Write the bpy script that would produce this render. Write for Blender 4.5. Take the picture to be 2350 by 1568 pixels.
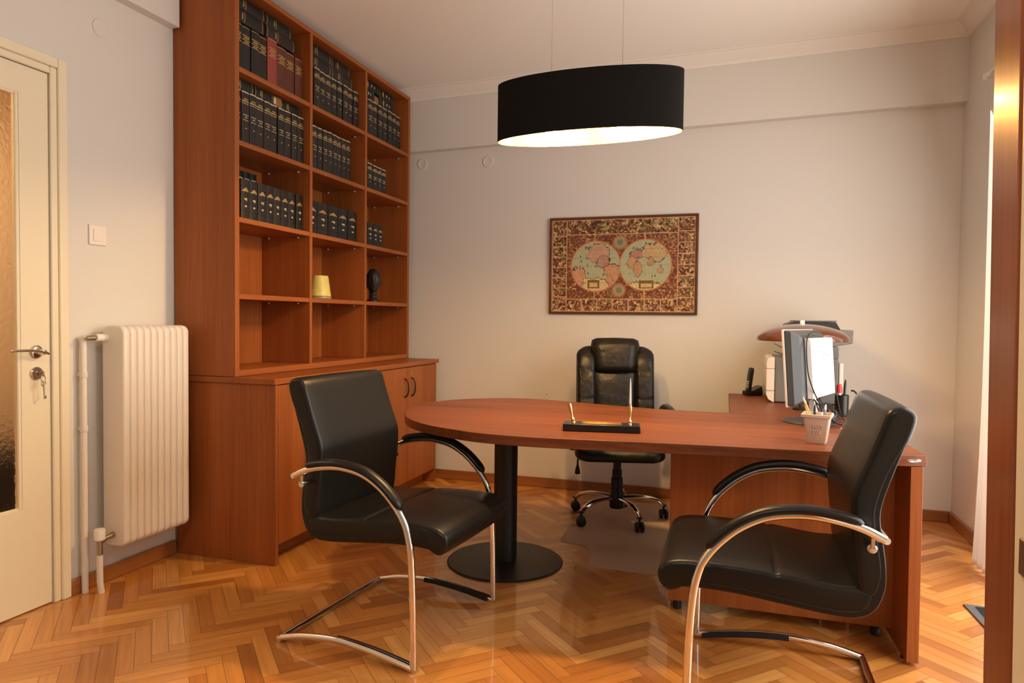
import bpy, bmesh, math, random
import numpy as np
from mathutils import Vector, Matrix
PI = math.pi
for o in list(bpy.data.objects): bpy.data.objects.remove(o)
scene = bpy.context.scene
COL = scene.collection
rnd = random.Random(7)

# ------------------------------------------------------------------ camera
CAM_H = 1.213
YAW, PITCH, ROLL = math.radians(17.7), math.radians(1.8), math.radians(0.66)
fw = Vector((-math.sin(YAW)*math.cos(PITCH), math.cos(YAW)*math.cos(PITCH), -math.sin(PITCH)))
rt0 = Vector((math.cos(YAW), math.sin(YAW), 0)); up0 = rt0.cross(fw)
rt = rt0*math.cos(ROLL)+up0*math.sin(ROLL); up = up0*math.cos(ROLL)-rt0*math.sin(ROLL)
cam = bpy.data.cameras.new('camera'); cam.sensor_width = 36; cam.sensor_fit = 'HORIZONTAL'
cam.lens = 1583/2350*36; cam.clip_start = 0.05
camo = bpy.data.objects.new('camera', cam); COL.objects.link(camo)
camo.matrix_world = Matrix(((rt.x, up.x, -fw.x, 0), (rt.y, up.y, -fw.y, 0), (rt.z, up.z, -fw.z, CAM_H), (0, 0, 0, 1)))
scene.camera = camo

# ------------------------------------------------------------------ light and exposure
vs = scene.view_settings
vs.view_transform = 'Standard'; vs.look = 'None'; vs.gamma = 1; vs.exposure = 0.30; vs.use_curve_mapping = False
BULB = 680.0
w = bpy.data.worlds.new('world'); scene.world = w; w.use_nodes = True
w.node_tree.nodes['Background'].inputs[0].default_value = (1.0, 0.86, 0.72, 1)
w.node_tree.nodes['Background'].inputs[1].default_value = 0.2
def area(name, loc, rot, sx, sy, power, color):
    l = bpy.data.lights.new(name, 'AREA'); l.shape = 'RECTANGLE'; l.size = sx; l.size_y = sy
    l.energy = power; l.color = color
    o = bpy.data.objects.new(name, l); COL.objects.link(o); o.location = loc; o.rotation_euler = rot
    return o
area('balcony_daylight', (1.47, 2.87, 1.28), (0, math.radians(74), 0), 2.3, 2.5, 82, (1.0, 0.92, 0.84))
area('hall_fill_light', (-.55, .05, 2.72), (0, 0, 0), 0.6, 0.6, 20, (1.0, 0.83, 0.62))  # unseen fill behind the camera, added to brighten the near floor
area('corridor_fill_light', (-3.5, 1.9, 2.5), (0, 0, 0), 0.5, 0.5, 30, (1.0, 0.80, 0.56))  # unseen light, added so the corridor shows bright through the door glass

# ------------------------------------------------------------------ materials
def mat(name, col=(.5,.5,.5), rough=.5, metal=0, spec=.5, coat=0, coat_rough=.1, bump=0, bscale=60, emit=None, trans=0, ior=1.45, var=0, vscale=8, bdist=.002):
    m = bpy.data.materials.new(name); m.use_nodes = True
    nt = m.node_tree; b = nt.nodes['Principled BSDF']
    b.inputs['Base Color'].default_value = (*col, 1); b.inputs['Roughness'].default_value = rough
    b.inputs['Metallic'].default_value = metal; b.inputs['Specular IOR Level'].default_value = spec
    b.inputs['Coat Weight'].default_value = coat; b.inputs['Coat Roughness'].default_value = coat_rough
    b.inputs['Transmission Weight'].default_value = trans; b.inputs['IOR'].default_value = ior
    if emit: b.inputs['Emission Color'].default_value = (*emit[0], 1); b.inputs['Emission Strength'].default_value = emit[1]
    if bump or var:
        tc = nt.nodes.new('ShaderNodeTexCoord')
    if bump:
        n = nt.nodes.new('ShaderNodeTexNoise'); n.inputs['Scale'].default_value = bscale; n.inputs['Detail'].default_value = 4
        bp = nt.nodes.new('ShaderNodeBump'); bp.inputs['Strength'].default_value = bump; bp.inputs['Distance'].default_value = bdist
        nt.links.new(tc.outputs['Object'], n.inputs['Vector']); nt.links.new(n.outputs['Fac'], bp.inputs['Height']); nt.links.new(bp.outputs['Normal'], b.inputs['Normal'])
    if var:
        n = nt.nodes.new('ShaderNodeTexNoise'); n.inputs['Scale'].default_value = vscale; n.inputs['Detail'].default_value = 3
        r = nt.nodes.new('ShaderNodeMix'); r.data_type = 'RGBA'
        r.inputs['A'].default_value = (*[c*(1-var) for c in col], 1); r.inputs['B'].default_value = (*[min(1, c*(1+var)) for c in col], 1)
        nt.links.new(tc.outputs['Object'], n.inputs['Vector']); nt.links.new(n.outputs['Fac'], r.inputs['Factor']); nt.links.new(r.outputs['Result'], b.inputs['Base Color'])
    return m

def wood(name, light, dark, axis, rough=.35, coat=0.25, coat_rough=.15, fine=95, spec=.4):
    m = bpy.data.materials.new(name); m.use_nodes = True
    nt = m.node_tree; L = nt.links; b = nt.nodes['Principled BSDF']
    tc = nt.nodes.new('ShaderNodeTexCoord'); mp = nt.nodes.new('ShaderNodeMapping')
    s = [fine, fine, fine]; s['xyz'.index(axis)] = fine*.025
    mp.inputs['Scale'].default_value = s
    L.new(tc.outputs['Object'], mp.inputs['Vector'])
    n1 = nt.nodes.new('ShaderNodeTexNoise'); n1.inputs['Scale'].default_value = .12; n1.inputs['Detail'].default_value = 3; n1.inputs['Distortion'].default_value = .4
    n2 = nt.nodes.new('ShaderNodeTexNoise'); n2.inputs['Scale'].default_value = 1.1; n2.inputs['Detail'].default_value = 5
    L.new(mp.outputs[0], n1.inputs['Vector']); L.new(mp.outputs[0], n2.inputs['Vector'])
    ad = nt.nodes.new('ShaderNodeMath'); ad.operation = 'MULTIPLY_ADD'; ad.inputs[1].default_value = .55
    L.new(n1.outputs['Fac'], ad.inputs[0])
    m2 = nt.nodes.new('ShaderNodeMath'); m2.operation = 'MULTIPLY'; m2.inputs[1].default_value = .45
    L.new(n2.outputs['Fac'], m2.inputs[0]); L.new(m2.outputs[0], ad.inputs[2])
    rp = nt.nodes.new('ShaderNodeValToRGB'); e = rp.color_ramp.elements
    e[0].position = .36; e[0].color = (*dark, 1); e[1].position = .62; e[1].color = (*light, 1)
    L.new(ad.outputs[0], rp.inputs[0]); L.new(rp.outputs[0], b.inputs['Base Color'])
    b.inputs['Roughness'].default_value = rough; b.inputs['Specular IOR Level'].default_value = spec
    b.inputs['Coat Weight'].default_value = coat; b.inputs['Coat Roughness'].default_value = coat_rough
    return m

CH_L, CH_D = (.37, .112, .026), (.27, .070, .014)
M = {}
for a in 'xyz': M['cherry_'+a] = wood('cherry_laminate_'+a, CH_L, CH_D, a, rough=.46, coat=.05, coat_rough=.3, spec=.3)
M['desk_top'] = wood('cherry_desk_laminate', (.245, .068, .019), (.120, .029, .007), 'x', rough=.45, coat=.06, coat_rough=.3, fine=70, spec=.35)
M['desk_ret'] = wood('cherry_return_laminate', (.235, .066, .018), (.148, .037, .009), 'y', rough=.45, coat=.06, coat_rough=.3, fine=70, spec=.35)
M['skirt_x'] = wood('oak_skirting_x', (.36, .14, .04), (.24, .085, .022), 'x', rough=.3, coat=.4)
M['skirt_y'] = wood('oak_skirting_y', (.36, .14, .04), (.24, .085, .022), 'y', rough=.3, coat=.4)
M['jamb'] = wood('mahogany_varnish', (.30, .085, .025), (.20, .05, .014), 'z', rough=.28, coat=.5, coat_rough=.15)
M['dark_frame'] = wood('walnut_frame', (.12,.042,.012), (.075,.024,.007), 'x', rough=.35, coat=.2)
M['wall'] = mat('wall_paint', (.73, .71, .665), rough=.85, spec=.2, bump=.12, bscale=45, var=.015, vscale=2)
M['ceil'] = mat('ceiling_paint', (.92, .91, .86), rough=.9, spec=.1)
M['white_trim'] = mat('cornice_plaster', (.85, .82, .76), rough=.7, spec=.2)
M['door_paint'] = mat('cream_gloss_paint', (.86, .78, .58), rough=.28, spec=.5, bump=.05, bscale=20)
M['rad'] = mat('radiator_enamel', (.82, .76, .68), rough=.32, spec=.5)
M['pipe'] = mat('pipe_paint', (.80, .73, .65), rough=.45)
M['valve_white'] = mat('valve_plastic', (.85, .82, .74), rough=.4)
M['brass_dull'] = mat('dull_nickel', (.42, .36, .27), rough=.35, metal=1)
M['chrome'] = mat('chrome', (.80, .78, .75), rough=.10, metal=1)
M['steel'] = mat('polished_nickel', (.62, .58, .52), rough=.16, metal=1)
M['leather'] = mat('black_leather', (.009, .0082, .0075), rough=.34, spec=.36, bump=.22, bscale=190, bdist=.0012)
M['leather_soft'] = mat('black_soft_leather', (.011, .0095, .0075), rough=.36, spec=.38, bump=.6, bscale=17, bdist=.009)
M['blk_plastic'] = mat('black_plastic', (.012, .012, .012), rough=.42)
M['blk_gloss'] = mat('black_gloss_plastic', (.012, .011, .010), rough=.2)
M['blk_metal'] = mat('black_powder_coat', (.014, .013, .012), rough=.45, bump=.1, bscale=500)
M['rubber'] = mat('rubber', (.01, .01, .01), rough=.7)
M['shade_out'] = mat('black_shade_fabric', (.010, .009, .008), rough=.9, spec=.15, bump=.25, bscale=600)
M['shade_in'] = mat('gold_foil_lining', (.78, .50, .12), rough=.38, metal=.35)
M['bulb'] = mat('lamp_bulb', (1, .9, .7), emit=((1.0, .66, .28), BULB))
M['wire'] = mat('thin_steel_wire', (.6, .52, .42), rough=.4, metal=.6)
M['gold'] = mat('brass_gold', (.85, .58, .24), rough=.22, metal=1)
M['gilt'] = mat('gilt_tooling', (.62, .43, .16), rough=.38, metal=.75)
M['gilt_pale'] = mat('pale_gilt', (.66, .58, .40), rough=.5, metal=.3)
M['switch'] = mat('white_plastic', (.86, .80, .74), rough=.35)
M['white_box'] = mat('white_gloss_plastic', (.92, .92, .92), rough=.3)
M['logo_grey'] = mat('logo_pale_grey', (.33, .33, .35), rough=.4)
M['mon_grey'] = mat('monitor_charcoal', (.055, .06, .065), rough=.35)
M['silver'] = mat('silver_plastic', (.75, .70, .66), rough=.3, metal=.3)
M['screen'] = mat('dark_screen', (.01, .01, .012), rough=.15)
M['prn_grey'] = mat('printer_grey', (.17, .168, .165), rough=.5)
M['prn_dark'] = mat('printer_dark', (.02, .02, .022), rough=.4)
M['prn_white'] = mat('printer_white', (.80, .74, .66), rough=.45)
M['lampshade'] = mat('brown_glass_shade', (.115, .040, .020), rough=.16, coat=.6)
M['lamp_white'] = mat('opal_white', (.86, .84, .78), rough=.3)
M['terracotta'] = mat('blush_cup_ceramic', (.60, .45, .345), rough=.45, spec=.4)
M['pencil'] = mat('yellow_pencil_paint', (.75, .50, .12), rough=.4)
M['blue_pen'] = mat('grey_blue_pen', (.20, .24, .30), rough=.35)
M['red'] = mat('red_cap', (.60, .05, .05), rough=.4)
M['paper'] = mat('paper', (.70, .68, .64), rough=.8)
M['matt_grey'] = mat('grey_mat_rubber', (.09, .095, .10), rough=.8, bump=.6, bscale=300)
M['candle'] = mat('yellow_green_frosted_glass', (.66, .58, .16), rough=.45, var=.25, vscale=30)
M['dish'] = mat('smoky_glass_base', (.36, .27, .14), rough=.25)
M['bronze'] = mat('dark_bronze', (.018, .016, .014), rough=.45, spec=.5, bump=.4, bscale=60)
M['dark_wood'] = mat('dark_bench_wood', (.03, .018, .01), rough=.5)
M['corridor'] = mat('corridor_ochre_paint', (.74, .53, .33), rough=.85)
M['curtain'] = mat('white_voile', (.88, .86, .84), rough=.9, spec=.1)
nt = M['curtain'].node_tree; b_ = nt.nodes['Principled BSDF']
tl = nt.nodes.new('ShaderNodeBsdfTranslucent'); tl.inputs[0].default_value = (.85, .83, .80, 1)
mx = nt.nodes.new('ShaderNodeMixShader'); mx.inputs[0].default_value = .45
nt.links.new(b_.outputs[0], mx.inputs[1]); nt.links.new(tl.outputs[0], mx.inputs[2]); nt.links.new(mx.outputs[0], nt.nodes['Material Output'].inputs[0])
# obscured rippled door glass
M['glass'] = mat('rippled_door_glass', (.95, .86, .74), rough=.22, trans=1, ior=1.25, bump=.8, bscale=55, bdist=.006)
# translucent vinyl chair mat
m = bpy.data.materials.new('clear_vinyl'); m.use_nodes = True; nt = m.node_tree
b_ = nt.nodes['Principled BSDF']; b_.inputs['Base Color'].default_value = (.78, .56, .41, 1); b_.inputs['Roughness'].default_value = .45
tr = nt.nodes.new('ShaderNodeBsdfTransparent'); tr.inputs[0].default_value = (.85, .78, .72, 1)
mx = nt.nodes.new('ShaderNodeMixShader'); mx.inputs[0].default_value = .42
nt.links.new(b_.outputs[0], mx.inputs[1]); nt.links.new(tr.outputs[0], mx.inputs[2]); nt.links.new(mx.outputs[0], nt.nodes['Material Output'].inputs[0])
M['vinyl'] = m
# parquet: tone per block (mesh island), grain along each block's own UV
m = bpy.data.materials.new('oak_parquet'); m.use_nodes = True; nt = m.node_tree; L = nt.links
b_ = nt.nodes['Principled BSDF']
geo = nt.nodes.new('ShaderNodeNewGeometry'); uvn = nt.nodes.new('ShaderNodeUVMap')
mp = nt.nodes.new('ShaderNodeMapping'); mp.inputs['Scale'].default_value = (3.0, 70, 1)
L.new(uvn.outputs[0], mp.inputs['Vector'])
nz = nt.nodes.new('ShaderNodeTexNoise'); nz.noise_dimensions = '4D'; nz.inputs['Scale'].default_value = 1; nz.inputs['Detail'].default_value = 5; nz.inputs['Distortion'].default_value = .3
L.new(mp.outputs[0], nz.inputs['Vector'])
wm = nt.nodes.new('ShaderNodeMath'); wm.operation = 'MULTIPLY'; wm.inputs[1].default_value = 37
L.new(geo.outputs['Random Per Island'], wm.inputs[0]); L.new(wm.outputs[0], nz.inputs['W'])
rp = nt.nodes.new('ShaderNodeValToRGB'); e = rp.color_ramp.elements
e[0].position = 0; e[0].color = (.36, .125, .022, 1); e[1].position = 1; e[1].color = (.74, .36, .095, 1)
k = e.new(.22); k.color = (.53, .20, .038, 1); k = e.new(.65); k.color = (.63, .265, .056, 1)
L.new(geo.outputs['Random Per Island'], rp.inputs[0])
gr = nt.nodes.new('ShaderNodeValToRGB'); gr.color_ramp.elements[0].position = .3; gr.color_ramp.elements[0].color = (.82, .79, .75, 1)
gr.color_ramp.elements[1].position = .62; gr.color_ramp.elements[1].color = (1.06, 1.06, 1.06, 1)
L.new(nz.outputs['Fac'], gr.inputs[0])
mu = nt.nodes.new('ShaderNodeMix'); mu.data_type = 'RGBA'; mu.blend_type = 'MULTIPLY'; mu.inputs['Factor'].default_value = 1
L.new(rp.outputs[0], mu.inputs['A']); L.new(gr.outputs[0], mu.inputs['B']); L.new(mu.outputs['Result'], b_.inputs['Base Color'])
b_.inputs['Roughness'].default_value = .4; b_.inputs['Coat Weight'].default_value = .65; b_.inputs['Coat Roughness'].default_value = .06; b_.inputs['Coat IOR'].default_value = 1.5
tc = nt.nodes.new('ShaderNodeTexCoord'); nb = nt.nodes.new('ShaderNodeTexNoise'); nb.inputs['Scale'].default_value = 7
L.new(tc.outputs['Object'], nb.inputs['Vector'])
bp = nt.nodes.new('ShaderNodeBump'); bp.inputs['Strength'].default_value = .10; bp.inputs['Distance'].default_value = .004
L.new(nb.outputs['Fac'], bp.inputs['Height']); L.new(bp.outputs[0], b_.inputs['Coat Normal'])
M['parquet'] = m

# ------------------------------------------------------------------ mesh helpers
class MB:
    """collects shapes; build() links them as ONE mesh object"""
    def __init__(s): s.v = []; s.f = []; s.mi = []
    def add(s, v, f, mi=0):
        k = len(s.v); s.v += [tuple(p) for p in v]; s.f += [tuple(i+k for i in q) for q in f]; s.mi += [mi]*len(f); return s
    def box(s, x0, x1, y0, y1, z0, z1, mi=0):
        v = [(x0,y0,z0),(x1,y0,z0),(x1,y1,z0),(x0,y1,z0),(x0,y0,z1),(x1,y0,z1),(x1,y1,z1),(x0,y1,z1)]
        return s.add(v, [(3,2,1,0),(4,5,6,7),(0,1,5,4),(1,2,6,5),(2,3,7,6),(3,0,4,7)], mi)
    def hexa(s, v, mi=0):   # eight corners, bottom four then top four
        return s.add(v, [(3,2,1,0),(4,5,6,7),(0,1,5,4),(1,2,6,5),(2,3,7,6),(3,0,4,7)], mi)
    def rings(s, R, cap=True, closed=True, mi=0):
        n = len(R[0]); v = [p for r in R for p in r]; f = []
        for i in range(len(R)-1):
            for j in range(n if closed else n-1):
                k = (j+1) % n; f.append((i*n+j, i*n+k, (i+1)*n+k, (i+1)*n+j))
        if cap == 'strip':
            e_ = (len(R)-1)*n
            for j in range(n//2-1): f += [(j, j+1, n-2-j, n-1-j)[::-1], (e_+j, e_+j+1, e_+n-2-j, e_+n-1-j)]
        elif cap: f.append(tuple(range(n))[::-1]); f.append(tuple((len(R)-1)*n+j for j in range(n)))
        return s.add(v, f, mi)
    def lathe(s, prof, c=(0,0,0), n=32, mi=0, cap=True, axis='z'):
        R = []
        for r, z in prof:
            ring = []
            for j in range(n):
                a = 2*PI*j/n; p = (r*math.cos(a), r*math.sin(a), z)
                if axis == 'x': p = (p[2], p[0], p[1])
                if axis == 'y': p = (p[1], p[2], p[0])
                ring.append((c[0]+p[0], c[1]+p[1], c[2]+p[2]))
            R.append(ring)
        return s.rings(R, cap, True, mi)
    def cyl(s, c, r, h, axis='z', n=24, mi=0): return s.lathe([(r,0),(r,h)], c, n, mi, True, axis)
    def tube(s, pts, r, n=12, mi=0, closed=False, flat=1.0, cap=True, refn=None):
        P = [Vector(p) for p in pts]; N = len(P); R = []
        rr = r if hasattr(r, '__len__') else [r]*N
        prev = None
        for i in range(N):
            if closed: t = P[(i+1)%N]-P[i-1]
            else: t = P[min(i+1,N-1)]-P[max(i-1,0)]
            t.normalize()
            if refn is not None: a = Vector(refn)
            elif prev is None: a = Vector((0,0,1)) if abs(t.z) < .9 else Vector((1,0,0))
            else: a = prev
            a = (a - t*a.dot(t)).normalized(); prev = a; b = t.cross(a)
            R.append([P[i]+(a*math.cos(2*PI*j/n)*flat+b*math.sin(2*PI*j/n))*rr[i] for j in range(n)])
        if closed: R.append(R[0]); return s.rings(R, False, True, mi)
        return s.rings(R, cap, True, mi)
    def prism(s, poly, z0, z1, mi=0, fn=None):
        n = len(poly); f3 = fn or (lambda a, b, h: (a, b, h))
        v = [f3(a, b, z0) for a, b in poly]+[f3(a, b, z1) for a, b in poly]
        f = [tuple(range(n))[::-1], tuple(range(n, 2*n))]+[(i, (i+1)%n, n+(i+1)%n, n+i) for i in range(n)]
        return s.add(v, f, mi)
    def build(s, name, mats, parent=None, smooth=35, bevel=0, seg=2, loc=None):
        me = bpy.data.meshes.new(name); me.from_pydata(s.v, [], s.f)
        for m_ in (mats if isinstance(mats, (list, tuple)) else [mats]): me.materials.append(M[m_] if isinstance(m_, str) else m_)
        if len(me.materials) > 1: me.polygons.foreach_set('material_index', s.mi)
        bm = bmesh.new(); bm.from_mesh(me); bmesh.ops.recalc_face_normals(bm, faces=bm.faces); bm.to_mesh(me); bm.free()
        if smooth:
            me.polygons.foreach_set('use_smooth', [True]*len(me.polygons)); me.set_sharp_from_angle(angle=math.radians(smooth))
        me.update()
        o = bpy.data.objects.new(name, me); COL.objects.link(o)
        if parent is not None: o.parent = parent
        if loc is not None: o.location = loc
        if bevel:
            d = o.modifiers.new('bevel', 'BEVEL'); d.width = bevel; d.segments = seg; d.limit_method = 'ANGLE'; d.angle_limit = math.radians(40)
            d.harden_normals = False
        return o

def tag(o, label, cat, group=None, kind=None):
    o['label'] = label; o['category'] = cat
    if group: o['group'] = group
    if kind: o['kind'] = kind
    return o
def thing(name, label, cat, loc=(0,0,0), rz=0, group=None):
    o = bpy.data.objects.new(name, None); COL.objects.link(o); o.empty_display_size = .1
    o.location = loc; o.rotation_euler = (0, 0, rz); return tag(o, label, cat, group)
def struct(o): o['kind'] = 'structure'; return o
def copy_tree(o, parent=None):
    c = o.copy(); COL.objects.link(c)
    if parent is not None: c.parent = parent
    for ch in list(o.children): copy_tree(ch, c)
    return c
def spline(pts, n=8, closed=False):
    """Catmull-Rom through 2D or 3D points"""
    P = [np.array(p, float) for p in pts]; N = len(P); out = []
    for i in range(N if closed else N-1):
        if closed: a, b, c, d = P[i-1], P[i], P[(i+1)%N], P[(i+2)%N]
        else: a, b, c, d = P[max(i-1,0)], P[i], P[i+1], P[min(i+2,N-1)]
        for k in range(n):
            t = k/n
            out.append(.5*((2*b)+(c-a)*t+(2*a-5*b+4*c-d)*t*t+(3*b-a-3*c+d)*t**3))
    if not closed: out.append(P[-1])
    return [tuple(p) for p in out]
def inset(poly, d):
    """shift a closed 2D polygon inward by d along its vertex normals"""
    P = np.array(poly); nx = np.roll(P, -1, 0); pv = np.roll(P, 1, 0)
    t = nx-pv; t /= np.linalg.norm(t, axis=1)[:, None]+1e-9
    nrm = np.stack([-t[:, 1], t[:, 0]], 1)
    ar = .5*np.sum(P[:, 0]*nx[:, 1]-nx[:, 0]*P[:, 1])
    if ar < 0: nrm = -nrm
    return [tuple(p) for p in P+nrm*d]
def loft_slab(mb, poly, W, r=.02, mi=0, bulge=0, steps=5, cap=True):
    """poly in (u,z) swept across y from -W to W with rounded side edges"""
    R = []
    def ring(y, d): R.append([(u, y, z) for u, z in (inset(poly, d) if d > 0 else poly)])
    for k in range(steps+1):
        a = PI/2*k/steps; ring(-W+r*(1-math.cos(a)), r*(1-math.sin(a)))
    R2 = [[(u, -y, z) for u, y, z in q] for q in R[::-1]]
    mid = []
    for t in np.linspace(-1, 1, 9)[1:-1]:
        b_ = bulge*(1-t*t); q = inset(poly, -b_) if bulge else poly
        mid.append([(u, t*(W-r), z) for u, z in q])
    mb.rings(R+mid+R2, cap, True, mi); return mb

# ================================================================== THE ROOM
XL, XR, YB, YF = -2.70, 1.30, 4.82, 0.93
def zc(x): return 2.965+.022*x          # the old ceiling runs slightly out of level
# floor: herringbone oak blocks
W_, n_ = .0555, 6
v, f, uv = [], [], []
c45 = math.sqrt(.5); gap = .0005
def cellpt(a, b): return ((a-b)*c45*W_-0.5, (a+b)*c45*W_+2.2)
for i in range(-75, 90):
    for j in range(-75, 90):
        md = (i-j) % (2*n_)
        if md == 0: q = (i, j, n_, 1)
        elif md == 2*n_-1: q = (i, j, 1, n_)
        else: continue
        cx, cy = cellpt(q[0]+q[2]/2, q[1]+q[3]/2)
        if not (-2.95 < cx < 1.65 and -1.3 < cy < 5.05): continue
        g = gap/W_; k = len(v)
        for a, b in ((q[0]+g, q[1]+g), (q[0]+q[2]-g, q[1]+g), (q[0]+q[2]-g, q[1]+q[3]-g), (q[0]+g, q[1]+q[3]-g)):
            x, y = cellpt(a, b); v.append((x, y, 0))
        f.append((k, k+1, k+2, k+3)); L_, w2 = n_*W_, W_
        uv += [(0,0),(L_,0),(L_,w2),(0,w2)] if q[2] > 1 else [(0,w2),(0,0),(L_,0),(L_,w2)]
k = len(v); v += [(-2.95,-1.4,-.0015),(1.7,-1.4,-.0015),(1.7,5.1,-.0015),(-2.95,5.1,-.0015)]; f.append((k,k+1,k+2,k+3)); uv += [(0,0)]*4
me = bpy.data.meshes.new('floor'); me.from_pydata(v, [], f); ul = me.uv_layers.new(name='UVMap')
ul.data.foreach_set('uv', np.array(uv, dtype=np.float32).ravel())
me.materials.append(M['parquet']); me.materials.append(M['dark_wood'])
me.polygons.foreach_set('material_index', [0]*(len(f)-1)+[1]); me.update()
fl = bpy.data.objects.new('floor', me); COL.objects.link(fl); struct(fl)

def wall(name, boxes, m_='wall'):
    mb = MB()
    for b in boxes: mb.box(*b)
    return struct(mb.build(name, m_, smooth=0))
wall('wall_back', [(XL-.2, XR+.2, YB, YB+.2, 0, 3.1)])
mb = MB(); mb.hexa([(XL,4.75,2.515+.0205*XL),(XR,4.75,2.515+.0205*XR),(XR,YB,2.515+.0205*XR),(XL,YB,2.515+.0205*XL),(XL,4.75,3.05),(XR,4.75,3.05),(XR,YB,3.05),(XL,YB,3.05)])
struct(mb.build('trim_1', 'wall', smooth=0))['label'] = 'shallow plastered beam across the top of the back wall'
# left wall with door opening y 1.22..2.15, z 0..2.20
DY0, DY1, DZ = 1.22, 2.15, 2.205
wall('wall_left', [(XL-.14, XL, YF-.2, DY0, 0, 3.1), (XL-.14, XL, DY1, YB, 0, 3.1), (XL-.14, XL, DY0, DY1, DZ, 3.1)])
struct(MB().box(XL, -2.642, YF, 2.796, 2.643, 3.05).build('trim_2', 'wall', smooth=0))['label'] = 'shallow plastered beam over the left wall ending at the bookcase'
# right wall with balcony opening
wall('wall_right', [(XR, XR+.16, YF-.2, 1.6, 0, 3.1), (XR, XR+.16, 4.14, YB, 0, 3.1), (XR, XR+.16, 1.6, 4.14, 2.4, 3.1)])
# front wall with the wide doorway the view is taken through
wall('wall_front', [(XL, -1.62, .70, YF, 0, 3.1), (.36, XR, .70, YF, 0, 3.1), (-1.62, .36, .70, YF, 2.45, 3.1)])
mb = MB(); mb.hexa([(XL-.2,-1.4,zc(XL-.2)),(XR+.2,-1.4,zc(XR+.2)),(XR+.2,YB+.2,zc(XR+.2)),(XL-.2,YB+.2,zc(XL-.2)),(XL-.2,-1.4,3.2),(XR+.2,-1.4,3.2),(XR+.2,YB+.2,3.2),(XL-.2,YB+.2,3.2)])
struct(mb.build('ceiling', 'ceil', smooth=0))
# cornices
prof = [(0,-.078),(.010,-.078),(.014,-.062),(.030,-.050),(.052,-.030),(.066,-.018),(.070,-.010),(.084,-.010),(.086,0),(0,0)]
def cornice(name, ring0, ring1):
    return struct(MB().rings([ring0, ring1]).build(name, 'white_trim', smooth=30))
cornice('trim_3', [(XL, 4.75-a, zc(XL)+b+.001) for a, b in prof], [(XR-.0-a, 4.75-a, zc(XR)+b+.001) for a, b in prof])['label'] = 'plaster cornice along the back wall'
cornice('trim_4', [(XR-a, YF, zc(XR)+b) for a, b in prof], [(XR-a, 4.75-a, zc(XR)+b) for a, b in prof])['label'] = 'plaster cornice along the right wall'
# skirtings
def skirt(name, x0, x1, y0, y1, m_):
    return struct(MB().box(x0, x1, y0, y1, 0, .070).build(name, m_, bevel=.004))
skirt('baseboard_back', XL, XR-.016, YB-.016, YB, 'skirt_x')
skirt('baseboard_right', XR-.016, XR, 4.142, YB, 'skirt_y')
skirt('baseboard_left', XL, XL+.016, 2.222, 2.81, 'skirt_y')
# doorway jamb of the near doorway (right-hand side), old and a little out of plumb
jt, jb = .268, .299
J = MB(); J.hexa([(jb+.002,.858,0),(jb+.10,.858,0),(jb+.10,.932,0),(jb,.932,0),(jt+.002,.858,2.45),(jt+.10,.858,2.45),(jt+.10,.932,2.45),(jt,.932,2.45)])
dj = struct(J.build('door_2', 'jamb', bevel=.003)); dj['label'] = 'varnished reddish wooden jamb of the near doorway'
J = MB(); J.hexa([(jb+.004,.70,0),(jb+.10,.70,0),(jb+.10,.857,0),(jb+.004,.857,0),(jt+.004,.70,2.45),(jt+.10,.70,2.45),(jt+.10,.857,2.45),(jt+.004,.857,2.45)])
J.build('lining', 'door_paint', dj, bevel=.002)['label'] = 'cream painted lining'
J = MB(); J.box(.2875,.2945,.800,.8360,.956,.994); J.build('strike_plate', 'brass_dull', dj, bevel=.0015)

# balcony door frame and curtain
wf = struct(MB().box(XR-.02, XR+.06, 1.6, 1.66, 0, 2.4).box(XR-.02, XR+.06, 4.08, 4.14, 0, 2.4).box(XR-.02, XR+.06, 1.66, 4.08, 2.34, 2.4).box(XR-.01, XR+.05, 2.84, 2.90, 0, 2.34).build('window_1', 'white_trim', bevel=.004))
wf['label'] = 'white balcony door frame in the right wall'
def curtain_ring(z):
    t = 1-z/2.45; fl_ = .05*max(0, (t-.55)/.45)**2
    pts = []
    for k in range(61):
        s = k/60; y = 4.02-.03*t+fl_*.6-(.34)*s
        x = 1.205+.018*math.sin(s*34+.6*t)-fl_*.35*(1-s)
        pts.append((x, y, z))
    return pts
zs = [.012+.03*k for k in range(10)]+list(np.linspace(.33, 2.46, 22))
cu = thing('curtain', 'white sheer floor-length curtain hanging at the right wall', 'curtain', (1.205, 3.8, 0))
mb = MB(); mb.rings([[(x-1.205, y-3.8, z) for x, y, z in curtain_ring(z)] for z in zs], False, False)
o = mb.build('cloth', 'curtain', cu, smooth=180); sd = o.modifiers.new('thick', 'SOLIDIFY'); sd.thickness = .0012
MB().tube([(0, -2.3, 2.475), (0, .28, 2.475)], .012).lathe([(.001,.28),(.018,.285),(.02,.30),(.001,.315)], (0,0,2.475), axis='y', n=16).build('rail', 'white_trim', cu)
for yy in (-2.1, .24): MB().box(0, .095, yy-.01, yy+.01, 2.465, 2.485).build('rail_bracket', 'white_trim', cu)

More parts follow.
